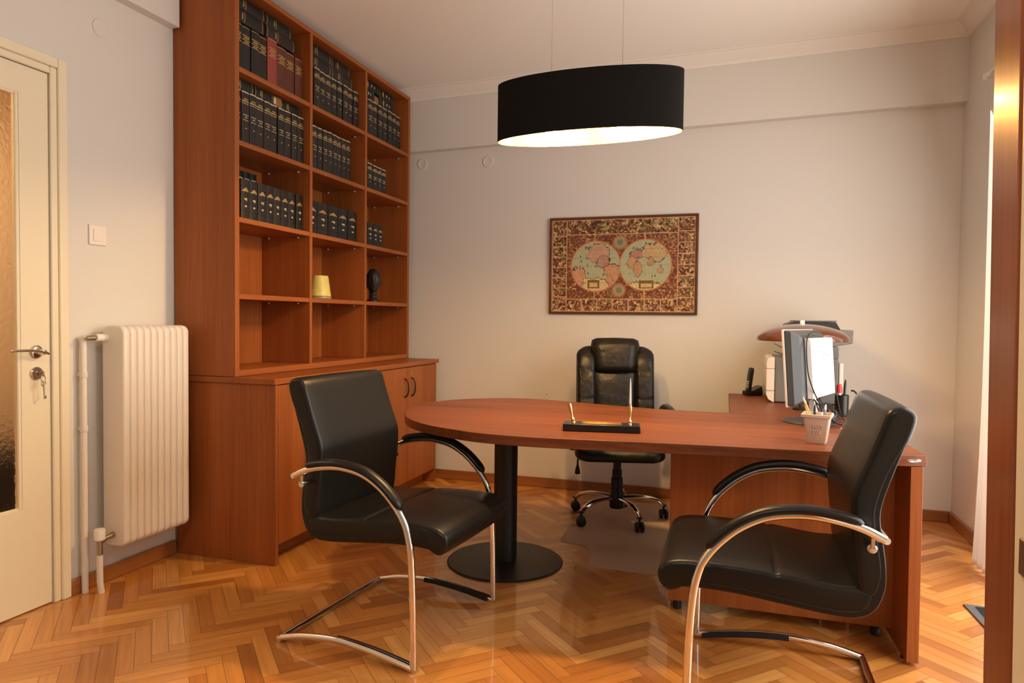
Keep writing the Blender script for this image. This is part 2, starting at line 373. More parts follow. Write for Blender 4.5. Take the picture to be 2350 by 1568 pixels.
# left door
dr = struct(MB().box(XL-.045, XL-.003, DY0+.002, 1.32, .006, DZ-.004).box(XL-.045, XL-.003, 2.025, DY1-.002, .006, DZ-.004).box(XL-.045, XL-.003, 1.32, 2.025, .006, .425).box(XL-.045, XL-.003, 1.32, 2.025, 2.09, DZ-.004).build('door_1', 'door_paint', smooth=0))
dr['label'] = 'cream painted door with a tall obscured glass panel, closed, in the left wall'
MB().box(XL-.028, XL-.022, 1.31, 2.035, .415, 2.10).build('glass_pane', 'glass', dr)
mb = MB()
for a, b, c, d in ((2.012,2.03,.417,2.098),(1.315,1.333,.417,2.098)): mb.box(XL-.020, XL-.006, a, b, c, d)
mb.box(XL-.020, XL-.006, 1.333, 2.012, .417, .435).box(XL-.020, XL-.006, 1.333, 2.012, 2.08, 2.098)
mb.build('glazing_bead', 'door_paint', dr, bevel=.004)
cas = MB()
for k, (o0, o1, d) in enumerate(((0,.030,.012),(.030,.072,.020))):
    cas.box(XL, XL+d, DY1-.002+o0, DY1-.002+o1, 0, DZ-.002+o1).box(XL, XL+d, DY0+.002-o1, DY0+.002-o0, 0, DZ-.002+o1)
    cas.box(XL, XL+d, DY0+.002-o0, DY1-.002+o0, DZ-.002+o0, DZ-.002+o1)
cas.build('casing', 'door_paint', dr, bevel=.006, seg=3)
MB().box(XL-.14, XL-.046, DY1-.001, DY1+.0, 0, DZ).box(XL-.14, XL-.046, DY0, DY0+.001, 0, DZ).build('jamb_lining', 'door_paint', dr)
h = MB().lathe([(.027,0),(.027,.006),(.022,.010),(.012,.011),(.010,.05),(.001,.052)], (XL-.003, 2.086, 1.06), axis='x')
h.tube(spline([(XL+.044,2.105,1.052),(XL+.046,2.086,1.058),(XL+.044,2.04,1.068),(XL+.042,1.985,1.069),(XL+.036,1.955,1.068)],5), [.006]+[.008]*18+[.007,.005], flat=.7)
h.build('handle', 'steel', dr)
h = MB().lathe([(.027,0),(.027,.006),(.023,.010),(.008,.010),(.008,.014),(.001,.014)], (XL-.003, 2.086, .972), axis='x')
ls = h.build('lock_rosette', 'steel', dr)
MB().box(XL+.012, XL+.030, 2.0845, 2.0875, .965, .979).tube([(XL+.030+.011*math.cos(a), 2.086, .972+.011*math.sin(a)) for a in np.linspace(0, 2*PI, 17)[:-1]], .0022, closed=True, n=8).build('key', 'brass_dull', ls)
kk = MB().tube([(XL+.036, 2.086+.009*math.cos(a), .952+.013*math.sin(a)) for a in np.linspace(0, 2*PI, 17)[:-1]], .0018, closed=True, n=8)
kk.tube([(XL+.034, 2.089, .94), (XL+.033, 2.093, .868)], .0028, n=8).box(XL+.031, XL+.034, 2.093, 2.101, .870, .881)
kk.tube([(XL+.034, 2.089+.009*math.cos(a), .932+.011*math.sin(a)) for a in np.linspace(0, 2*PI, 17)[:-1]], .002, closed=True, n=8)
kk.build('hanging_key', 'brass_dull', ls)
# corridor beyond the glass
wall('wall_corridor', [(-4.05, -3.95, -.2, 4.2, -.02, 3.0), (-4.0, XL-.14, 4.1, 4.2, -.02, 3.0), (-4.0, XL-.14, -.3, -.2, -.02, 3.0), (-4.0, XL-.14, -.3, 4.2, 2.7, 2.8)], 'corridor')
struct(MB().box(-4.05, XL-.1, -.3, 4.2, -.05, -.002).build('floor_corridor', 'skirt_y'))
bn = thing('bench', 'dark low bench behind the obscured door glass', 'bench', (-3.72, 2.5, 0))
MB().box(-.2, .2, -.9, .9, .44, .50).build('seat', 'dark_wood', bn, bevel=.004)
for sy in (-.8, .8): MB().box(-.19, .19, sy-.03, sy+.03, 0, .44).build('leg', 'dark_wood', bn)
MB().box(-.17, -.14, -.77, .77, .03, .44).build('back_panel', 'dark_wood', bn)

# wall fittings
sw = thing('light_switch', 'square white light switch on the left wall above the radiator', 'light switch', (XL, 2.371, 1.567))
MB().box(0, .009, -.044, .044, -.044, .044).build('frame', 'switch', sw, bevel=.004)
MB().hexa([(.008,-.026,-.026),(.0125,-.026,-.026),(.0125,.026,-.026),(.008,.026,-.026),(.008,-.026,.026),(.015,-.026,.026),(.015,.026,.026),(.008,.026,.026)]).build('rocker', 'switch', sw, bevel=.0015)
def cover(loc, axis, label):
    o = MB().lathe([(.040,0),(.040,.004),(.036,.006),(.030,.0045),(.001,.005)], (0,0,0), n=36, axis=axis).build('junction_cover', 'wall', loc=loc)
    return tag(o, label, 'cover plate', 'round junction covers on the walls')
cover((XL, 2.395, 2.485), 'x', 'round painted junction cover high on the left wall above the door')
o = cover((-2.268, YB, 2.388), 'x', 'round painted cover plate on the back wall just beside the bookcase'); o.rotation_euler = (0, 0, -PI/2)
o = cover((-1.74, YB, 2.377), 'x', 'round painted cover plate on the back wall between bookcase and pendant lamp'); o.rotation_euler = (0, 0, -PI/2)
tag(MB().lathe([(.005,0),(.005,.004),(.001,.005)], (0,0,0), n=12, axis='y').build('wall_plug', 'brass_dull', loc=(-1.269, YB-.005, .678)), 'tiny dark wall plug low on the back wall above the table', 'wall plug')

# ================================================================== RADIATOR
rd = thing('radiator', 'white column radiator on the left wall between door and bookcase', 'radiator', (-2.60, 2.548, 0))
def rad_section():
    mb = MB(); z0, z1 = .185, 1.168; hw = .0186
    # outline in (x,z): rounded stadium, lofted thin along y
    for x0, x1 in ((-.062, .066),):
        pts = []
        for cx, cz, a0 in ((x1-.035, z1-.035, 0), (x0+.035, z1-.035, PI/2), (x0+.035, z0+.035, PI), (x1-.035, z0+.035, 1.5*PI)):
            for k in range(7): a = a0+PI/2*k/6; pts.append((cx+.035*math.cos(a), cz+.035*math.sin(a)))
        R = []
        for y, d in ((-hw,.0125),(-hw*.90,.0055),(-hw*.6,.0015),(0,0),(hw*.6,.0015),(hw*.90,.0055),(hw,.0125)):
            R.append([(a, y, b) for a, b in inset(pts, d)])
        mb.rings(R)
    # vertical column flutes on the flanks
    for cx in (-.040, -.005, .030):
        mb.tube([(cx, 0, z0+.05), (cx, 0, z0+.09), (cx, 0, z1-.09), (cx, 0, z1-.05)], [.004,.0195,.0195,.004], n=10)
    return mb
s0 = rad_section().build('section', 'rad', rd, smooth=50)
N = 10; pit = .0385
for k in range(N):
    s_ = s0 if k == 0 else s0.copy()
    if k: COL.objects.link(s_); s_.parent = rd
    s_.location = (0, -.1735+pit*k, 0)
for z in (.24, 1.115): MB().tube([(-.03 if z > 1 else .0, -.19, z), (-.03 if z > 1 else .0, .19, z)], .018).build('header', 'rad', rd)
vt = MB().tube([(-.03,-.188,1.115),(-.03,-.250,1.115)], .016, n=16).build('top_valve', 'valve_white', rd)
MB().tube([(-.03,-.250,1.115),(-.045,-.278,1.113)], .011, n=12).build('union', 'brass_dull', vt)
vb = MB().tube([(0,-.188,.24),(0,-.225,.236),(0,-.262,.228)], [.014,.010,.014], n=12).tube([(0,-.262,.235),(0,-.262,.165)], .012).build('bottom_valve', 'brass_dull', rd)
MB().lathe([(.014,0),(.022,.006),(.023,.045),(.020,.052),(.001,.053)], (0,-.262,.232), n=20).build('valve_cap', 'valve_white', vb)
MB().tube([(0,-.262,.170),(-.004,-.258,.05),(-.002,-.252,0)], .013).build('tail_pipe', 'pipe', rd)
hp = thing('heating_pipe', 'white vertical heating pipe beside the radiator', 'pipe', (-2.672, 2.275, 0))
MB().lathe([(.0135,0),(.0135,1.110),(.0115,1.118),(.006,1.123),(.001,1.124)], n=18).build('riser', 'pipe', hp)
for z in (.72, .955): MB().lathe([(.0165,-.012),(.0165,.012)], (0,0,z), n=16).box(-.028, 0, -.006, .006, z-.008, z+.008).build('pipe_clip', 'pipe', hp)

# ================================================================== BOOKCASE AND CABINET
CY0, CY1, CX = 2.815, 4.712, -2.093
cb = thing('base_cabinet', 'low cherry wood cabinet with doors standing under the bookcase', 'cabinet', (-2.4, 3.76, 0))
def loc_(b, o): return (b[0]-o[0], b[1]-o[0], b[2]-o[1], b[3]-o[1], b[4], b[5])
CO = (-2.4, 3.76)
MB().box(*loc_((-2.685, CX, CY0, CY0+.022, 0, .884), CO)).build('side_panel', 'cherry_z', cb, bevel=.001)
MB().box(*loc_((-2.685, CX, CY1-.022, CY1, 0, .884), CO)).build('side_panel', 'cherry_z', cb, bevel=.001)
MB().box(*loc_((-2.685, CX-.022, CY0+.023, CY1-.023, .085, .884), CO)).build('carcass', 'cherry_z', cb)
MB().box(*loc_((-2.20, -2.185, CY0+.023, CY1-.023, 0, .084), CO)).build('plinth', 'cherry_y', cb)
edges = [CY0+.024, 3.295, 3.775, 4.245, CY1-.024]
for k in range(4):
    a, b = edges[k]+.0015, edges[k+1]-.0015
    d = MB().box(*loc_((CX-.020, CX-.001, a, b, .100, .880), CO)).build('door', 'cherry_z', cb, bevel=.001)
    hy = (b-.05 if k % 2 == 0 else a+.05)-CO[1]; hx = CX-.001-CO[0]
    MB().tube(spline([(hx-.002,hy,.682),(hx+.016,hy,.69),(hx+.028,hy,.715),(hx+.031,hy,.745),(hx+.028,hy,.775),(hx+.016,hy,.80),(hx-.002,hy,.808)],5), .0052, n=10).build('handle', 'blk_metal', d)
    if k == 3: MB().lathe([(.009,0),(.009,.003),(.001,.0035)], (hx, a+.045-CO[1], .842), n=16, axis='x').build('lock', 'steel', d)
tag(MB().box(-2.69, CX+.004, 2.803, 4.752, .886, .914).build('worktop', 'cherry_y', bevel=.0015), 'cherry wood top board lying on the low cabinet', 'worktop')

BX0, BX1 = -2.692, -2.325
BT = 2.862
bk = thing('bookcase', 'tall cherry wood bookcase of fifteen open compartments on the low cabinet', 'bookcase', (-2.5, 3.76, .915))
def bbox(x0, x1, y0, y1, z0, z1): return MB().box(x0+2.5, x1+2.5, y0-3.76, y1-3.76, z0-.915, z1-.915)
bbox(BX0, BX1, 2.812, 2.844, .916, BT).build('side_panel', 'cherry_z', bk, bevel=.001)
bbox(BX0, BX1, 4.688, 4.720, .916, BT).build('side_panel', 'cherry_z', bk, bevel=.001)
bbox(BX0, -2.652, 2.8445, 4.6875, .916, BT-.027).build('back_panel', 'cherry_z', bk)
for y in (3.452, 4.074): bbox(-2.6515, BX1, y-.0125, y+.0125, .948, BT-.027).build('divider', 'cherry_z', bk, bevel=.001)
bbox(BX0, BX1, 2.8445, 4.6875, BT-.026, BT).build('top_board', 'cherry_y', bk, bevel=.001)
bbox(-2.6515, BX1, 2.8445, 4.6875, .916, .947).build('bottom_board', 'cherry_y', bk, bevel=.001)
COLS = [(2.8445, 3.4395), (3.4645, 4.0615), (4.0865, 4.6875)]
SHZ = [2.440, 2.082, 1.705, 1.326, .947]   # floors of the five rows
for r in range(4):
    for c, (a, b) in enumerate(COLS):
        z = SHZ[r]
        bbox(-2.6515, BX1-.001, a+.0005, b-.0005, z-.025, z).build('shelf', 'cherry_y', bk, bevel=.001)
        for x in (-2.60, -2.40):
            MB().tube([(x+2.5, b-.0005-3.76, z-.032-.915), (x+2.5, b-.011-3.76, z-.032-.915)], .0035, n=8).build('shelf_pin', 'switch', bk)

# ------------------------------------------------------------------ books
cov = {'black': mat('book_black_leather', (.014,.012,.011), rough=.42, var=.4, vscale=25), 'brown_black': mat('book_brown_black_leather', (.022,.015,.011), rough=.42, var=.4, vscale=25),
       'maroon': mat('book_maroon_leather', (.105,.030,.016), rough=.5, var=.25, vscale=25), 'red': mat('book_red_cloth', (.28,.05,.038), rough=.6), 'tan': mat('book_tan_cloth', (.28,.13,.05), rough=.6),
       'green_black': mat('book_green_black_leather', (.013,.015,.013), rough=.45)}
def spine_strip(mb, T, z, h, off, mi, r=.0045, cut=1.0, shift=0):
    """a narrow band bent round the spine at height z"""
    n = 6; R = []
    ys = [(-.5+k/n)*T*cut+shift*T for k in range(n+1)]
    ring = lambda o_, zz: [(r*(1-(2*y/T)**2)+o_, y, zz) for y in ys]
    a, b = ring(off, z), ring(off, z+h); a0, b0 = ring(-.001, z), ring(-.001, z+h)
    k = len(a); v = a+b+a0+b0; f = []
    for i in range(k-1): f += [(i, i+1, k+i+1, k+i), (2*k+i+1, 2*k+i, i, i+1)[::-1], (k+i, k+i+1, 3*k+i+1, 3*k+i)]
    f += [(0, k, 3*k, 2*k), (k-1, 2*k-1, 4*k-1, 3*k-1)]
    mb.add(v, f, mi)
def book_mesh(T, H, D, style, flat=False):
    """spine at x=0 facing +x, thickness T along y, height H along z; slots: cover, gilt, pale, paper"""
    mb = MB(); n = 6; rs = .0045
    t = T*.985
    sp = [(rs*(1-(2*y/t)**2), y) for y in [(-.5+k/n)*t for k in range(n+1)]]
    poly = sp+[(-D, t/2), (-D, -t/2)]
    # boards and spine with page block set in at the fore-edge
    mb.prism(poly, 0, H)
    if style == 'bands':      # title block: three gilt rules in the upper half
        for z in (.62, .70, .79): spine_strip(mb, t, H*z, .004, .0006, 1, cut=.9)
        spine_strip(mb, t, H*.655, .006, .0005, 1, cut=.5); spine_strip(mb, t, H*.74, .007, .0005, 1, cut=.6)
        spine_strip(mb, t, H*.965, .003, .0005, 1, cut=.9)
    if style == 'law':        # thick gilt rule at head, double panel, number, rule at the foot
        spine_strip(mb, t, H*.972, .0055, .0006, 2, cut=.94); spine_strip(mb, t, H*.80, .007, .0006, 1, cut=.9)
        spine_strip(mb, t, H*.765, .0025, .0006, 2, cut=.9); spine_strip(mb, t, H*.845, .005, .0006, 1, cut=.55)
        spine_strip(mb, t, H*.55, .003, .0006, 2, cut=.7); spine_strip(mb, t, H*.50, .006, .0006, 1, cut=.35)
        spine_strip(mb, t, H*.455, .0025, .0006, 2, cut=.7); spine_strip(mb, t, H*.30, .004, .0006, 2, cut=.18)
        spine_strip(mb, t, H*.02, .0045, .0006, 2, cut=.9)
    if style == 'ribs':       # raised ribs, gilt emblem, numerals
        for z in (.20, .42, .60, .80): spine_strip(mb, t, H*z, .006, .0022, 0, cut=.98)
        for k in range(4): spine_strip(mb, t, H*(.70+.022*k), .0045, .0007, 1, cut=.72-.16*k)
        spine_strip(mb, t, H*.695, .003, .0007, 1, cut=.8)
        spine_strip(mb, t, H*.49, .008, .0007, 2, cut=.32); spine_strip(mb, t, H*.46, .004, .0007, 2, cut=.14, shift=.06)
        spine_strip(mb, t, H*.31, .008, .0007, 2, cut=.22)
    if style == 'plain':
        spine_strip(mb, t, H*.94, .003, .0006, 1, cut=.9); spine_strip(mb, t, H*.60, .004, .0006, 1, cut=.8); spine_strip(mb, t, H*.06, .003, .0006, 1, cut=.9)
        spine_strip(mb, t, H*.66, .008, .0006, 1, cut=.5)
    if style == 'label':
        spine_strip(mb, t, H*.82, .020, .0008, 2, cut=.7)
    return mb
ORD = ['first','second','third','fourth','fifth','sixth','seventh','eighth','ninth','tenth','eleventh','twelfth']
CNAME = {(0,0):'top left', (0,1):'top middle', (0,2):'top right', (1,0):'second-row left', (1,1):'second-row middle', (1,2):'second-row right', (2,0):'third-row left', (2,1):'third-row middle', (2,2):'third-row right'}
def put_book(x, yc, z, T, H, D, style, colr, label, group, rx=0, tilt=0):
    o = book_mesh(T, H, D, style).build('book', [cov[colr], M['gilt'], M['gilt_pale']], smooth=40)
    o.location = (x, yc, z); o.rotation_euler = (rx or tilt, 0, 0)
    return tag(o, label, 'book', group)
def row_books(r, c, y0, specs, x=-2.368, D=.17):
    """specs: list of (T, H, style, colour); upright books from the left end"""
    y = y0; z = SHZ[r]+.0005; nm = CNAME[(r, c)]; out = []
    n_of = {}
    names = {'black':'black', 'brown_black':'black', 'green_black':'black', 'maroon':'maroon', 'red':'bright red'}
    deco = {'bands':'gilt-banded', 'law':'gilt-ruled', 'ribs':'ribbed', 'plain':'plain', 'label':'labelled'}
    tot = {}
    for s in specs: tot[names[s[3]]] = tot.get(names[s[3]], 0)+1
    for T, H, st, colr in specs:
        key = names[colr]; k = n_of.get(key, 0); n_of[key] = k+1
        if tot[key] == 1: lab = f'only upright {key} book in the {nm} bookcase compartment'
        else: lab = f'{ORD[k]} upright {key} {deco[st]} book from the left in the {nm} bookcase compartment'
        out.append(put_book(x+rnd.uniform(-.004, .004), y+T/2, z, T*.97, H, D, st, colr, lab, f'upright books in the {nm} compartment'))
        y += T
    return y
def flat_books(r, c, y0, z0, layers, x=-2.376, D=.17):
    """books lying flat on the upright ones, spine outwards; layers: list of lists of (length, thickness, style, colour)"""
    nm = CNAME[(r, c)]; z = z0
    for li, lay in enumerate(layers):
        y = y0+.01*li; tmax = 0
        for k, (Ln, T, st, colr) in enumerate(lay):
            o = book_mesh(T, Ln, D, st).build('book', [cov[colr], M['gilt'], M['gilt_pale']], smooth=40)
            o.rotation_euler = (PI/2, 0, 0); o.location = (x+rnd.uniform(-.008, .006), y+Ln, z+T/2)
            pos = ('upper ' if li == 1 else 'lower ') if len(layers) > 1 else ''
            wh = 'tan ' if colr == 'tan' else ''
            lab = f'{ORD[k]} {wh}book from the left in the {pos}flat layer on the {nm} books'
            if wh: lab = f'only tan book in the {pos}flat layer on the {nm} books'
            tag(o, lab, 'book', f'books lying flat in the {nm} compartment')
            y += Ln+.004; tmax = max(tmax, T)
        z += tmax+.0008
BL, BB, GB = 'black', 'brown_black', 'green_black'
# row 1
def seq(n, T, H, st, cols, dh=.002): return [(T, H+rnd.uniform(-dh, dh), st, cols[k % len(cols)]) for k in range(n)]
row_books(0, 0, 2.852, [(.066,.238,'bands',BL),(.066,.236,'bands',GB),(.064,.237,'bands',BL),(.066,.236,'bands',BL),(.082,.252,'bands','red'),(.081,.238,'bands','maroon'),(.078,.236,'bands','maroon'),(.072,.232,'bands','maroon')])
flat_books(0, 0, 2.852, SHZ[0]+.2535, [[(.255,.066,'plain',BL),(.255,.066,'plain',BB)],[(.25,.060,'plain',BL),(.225,.060,'plain',GB)]])
row_books(0, 1, 3.472, seq(9, .0635, .242, 'law', [BL,BB,BL,BB,BL]))
flat_books(0, 1, 3.472, SHZ[0]+.2455, [[(.26,.070,'plain',BL),(.25,.070,'plain',BB)],[(.25,.062,'plain',BL),(.22,.060,'plain',GB)]])
row_books(0, 2, 4.095, seq(8, .0692, .252, 'law', [BL,BB,BL]))
flat_books(0, 2, 4.095, SHZ[0]+.2555, [[(.16,.064,'ribs',BL),(.075,.052,'label','tan'),(.22,.064,'ribs',BB)],[(.23,.060,'ribs',BL),(.22,.060,'ribs',BB)]])
# row 2
row_books(1, 0, 2.850, seq(10, .0586, .268, 'law', [BB,BB,BL,BB]))
flat_books(1, 0, 2.852, SHZ[1]+.2715, [[(.165,.056,'plain',GB),(.155,.056,'plain',BL),(.058,.050,'label','tan'),(.185,.056,'plain',BL)]])
row_books(1, 1, 3.470, seq(9, .0533, .262, 'law', [BB,BB,BL]))
row_books(1, 2, 4.095, seq(5, .0686, .180, 'law', [BL,BB]), D=.13)
# row 3
row_books(2, 0, 2.850, [(.052,.196,'ribs',BL)]+seq(8, .066, .204, 'ribs', [BB,BL]), D=.13)
for k in range(4):
    put_book(-2.575, 3.10+.055*k, SHZ[2]+.0005, .053, .305, .06, 'label', GB, f'{ORD[k]} pale-labelled book from the left in the back row, third-row left compartment', 'back row of books in the third-row left compartment')
row_books(2, 1, 3.470, seq(5, .1125, .198, 'ribs', [BL,BB,BL,GB,BL]), D=.13)
row_books(2, 2, 4.095, seq(4, .0735, .158, 'ribs', [GB,GB,BL]), D=.13)
# candle holder and bust in row four
cd = thing('candle_holder', 'yellow-green frosted candle holder in the fourth-row middle bookcase compartment', 'candle holder', (-2.42, 3.685, SHZ[3]+.0005))
MB().lathe([(.066,0),(.070,.004),(.070,.016),(.060,.018),(.001,.018)], n=32).build('base', 'dish', cd)
MB().lathe([(.068,.0185),(.062,.06),(.054,.12),(.050,.142),(.047,.143),(.047,.134),(.001,.134)], n=36).build('shade', 'candle', cd)
bs = thing('bust', 'dark bronze head sculpture in the fourth-row right bookcase compartment', 'sculpture', (-2.42, 4.345, SHZ[3]+.0005), -1.0)
MB().lathe([(.046,0),(.046,.012),(.034,.018),(.026,.032),(.028,.045),(.022,.052),(.001,.052)], n=24).build('pedestal', 'bronze', bs)
hb = bmesh.new(); bmesh.ops.create_icosphere(hb, subdivisions=4, radius=1)
for vv in hb.verts:
    p = vv.co; x, y, z = p.x, p.y, p.z
    sx = .062*(1-.10*max(0, -z)); sy = .052*(1-.25*max(0, -z)**2); sz = .086
    q = Vector((x*sx, y*sy, z*sz))
    if x > 0:
        q.x += .017*math.exp(-((y/.13)**2+((z+.10)/.16)**2))          # nose
        q.x -= .010*sum(math.exp(-(((y-s*.36)/.15)**2+((z-.08)/.10)**2)) for s in (-1, 1))  # eye sockets
        q.x += .006*math.exp(-((y/.30)**2+((z-.24)/.10)**2))           # brow
        q.x += .007*math.exp(-((y/.20)**2+((z+.42)/.07)**2)) - .005*math.exp(-((y/.22)**2+((z+.36)/.03)**2))  # lips
        q.x += .010*math.exp(-((y/.25)**2+((z+.75)/.16)**2))           # chin
    for s in (-1, 1): q.y += s*.010*math.exp(-((x/.16)**2+((z-.0)/.20)**2+((y-s)/.4)**2))   # ears
    if z > .25 or x < -.15: q += Vector((x, y, z))*.0035*math.sin(38*y)*math.sin(30*z)        # curls
    vv.co = q+Vector((.008, 0, .148))
me = bpy.data.meshes.new('head'); hb.to_mesh(me); hb.free(); me.materials.append(M['bronze']); me.polygons.foreach_set('use_smooth', [True]*len(me.polygons))
hd = bpy.data.objects.new('head', me); COL.objects.link(hd); hd.parent = bs
MB().rings([[(r*1.0*math.cos(a)-.004+o_, r*.95*math.sin(a), z) for a in np.linspace(0, 2*PI, 20)[:-1]] for r, z, o_ in ((.024,.050,0),(.030,.066,0),(.028,.085,.0),(.030,.110,.004))]).build('neck', 'bronze', bs)

# ================================================================== DESK
dk = thing('desk', 'cherry wood desk with a rounded left end on a black column', 'desk', (-.3, 3.2, 0))
DO = Vector((-.3, 3.2, 0))
def dl(p): return (p[0]+.3, p[1]-3.2)
front = [(.665,2.757),(.58,2.737),(.336,2.712),(.04,2.690),(-.278,2.664),(-.441,2.643),(-.608,2.622),(-.75,2.612),(-.88,2.616),(-1.02,2.640),(-1.20,2.715),(-1.32,2.793),(-1.42,2.890),(-1.50,3.010),(-1.56,3.140),(-1.60,3.280),(-1.61,3.40),(-1.58,3.55),(-1.51,3.68),(-1.40,3.79),(-1.27,3.865),(-1.15,3.888),(-1.043,3.883),(-.865,3.842),(-.633,3.772),(-.401,3.712),(-.20,3.690),(-.004,3.686)]
op = [p for p in spline(front, 4)]
outline = [dl(p) for p in op]+[dl((.616,3.686))]
MB().prism(outline[::-1], .710, .750).build('desk_top', 'desk_top', dk, bevel=.002)
MB().lathe([(.288,0),(.290,.004),(.284,.009),(.10,.013),(.062,.016),(.001,.016)], (-1.065+.3, 3.262-3.2, 0), n=64).build('column_base', 'blk_metal', dk)
MB().cyl((-1.065+.3, 3.262-3.2, .014), .058, .695, n=40).build('column', 'blk_metal', dk)
MB().box(-.234+.3, .615+.3, 2.934-3.2, 2.952-3.2, .045, .709).build('modesty_panel', 'cherry_z', dk, bevel=.001)
MB().hexa([(.612+.3,2.729-3.2,.012),(.652+.3,2.732-3.2,.012),(.61+.3,3.66-3.2,.012),(.57+.3,3.66-3.2,.012),(.612+.3,2.742-3.2,.709),(.652+.3,2.745-3.2,.709),(.61+.3,3.66-3.2,.709),(.57+.3,3.66-3.2,.709)]).build('side_panel', 'cherry_z', dk, bevel=.0015)
MB().box(-.234+.3, -.212+.3, 2.953-3.2, 3.50-3.2, .03, .709).build('support_panel', 'cherry_z', dk, bevel=.001)
for x, y in ((-.20,2.97),(.555,2.97),(.625,2.80),(.60,3.5)):
    MB().cyl((x+.3, y-3.2, 0), .016, .04 if x < .56 else .0125, n=16).build('levelling_foot', 'blk_plastic', dk)
bd = MB(); bd.lathe([(.024,0),(.024,.0015),(.021,.0028),(.001,.002)], (0,0,0), n=40, axis='y')
bd.v = [(x*1.0, y, z*.30) for x, y, z in bd.v]
bd.v = [(.622+.3+x*.973+y*.23, 2.7466-3.2-y*.973+x*.23, .731+z) for x, y, z in bd.v]
bdo = bd.build('badge', 'steel', dk); bdo['label'] = 'small oval silver badge'
rd_ = thing('return_desk', 'cherry wood side desk running to the back wall, carrying the printer', 'desk', (.3, 4.2, 0))
MB().prism([(-.304,-.512),(.316,-.512),(.305,.50),(-.315,.50)], .710, .7505).build('desk_top', 'desk_ret', rd_, bevel=.002)
MB().box(.27, .30, -.45, .49, .0, .709).build('side_panel', 'cherry_z', rd_, bevel=.001)
MB().box(-.29, .26, .455, .475, .0, .709).build('end_panel', 'cherry_z', rd_, bevel=.001)

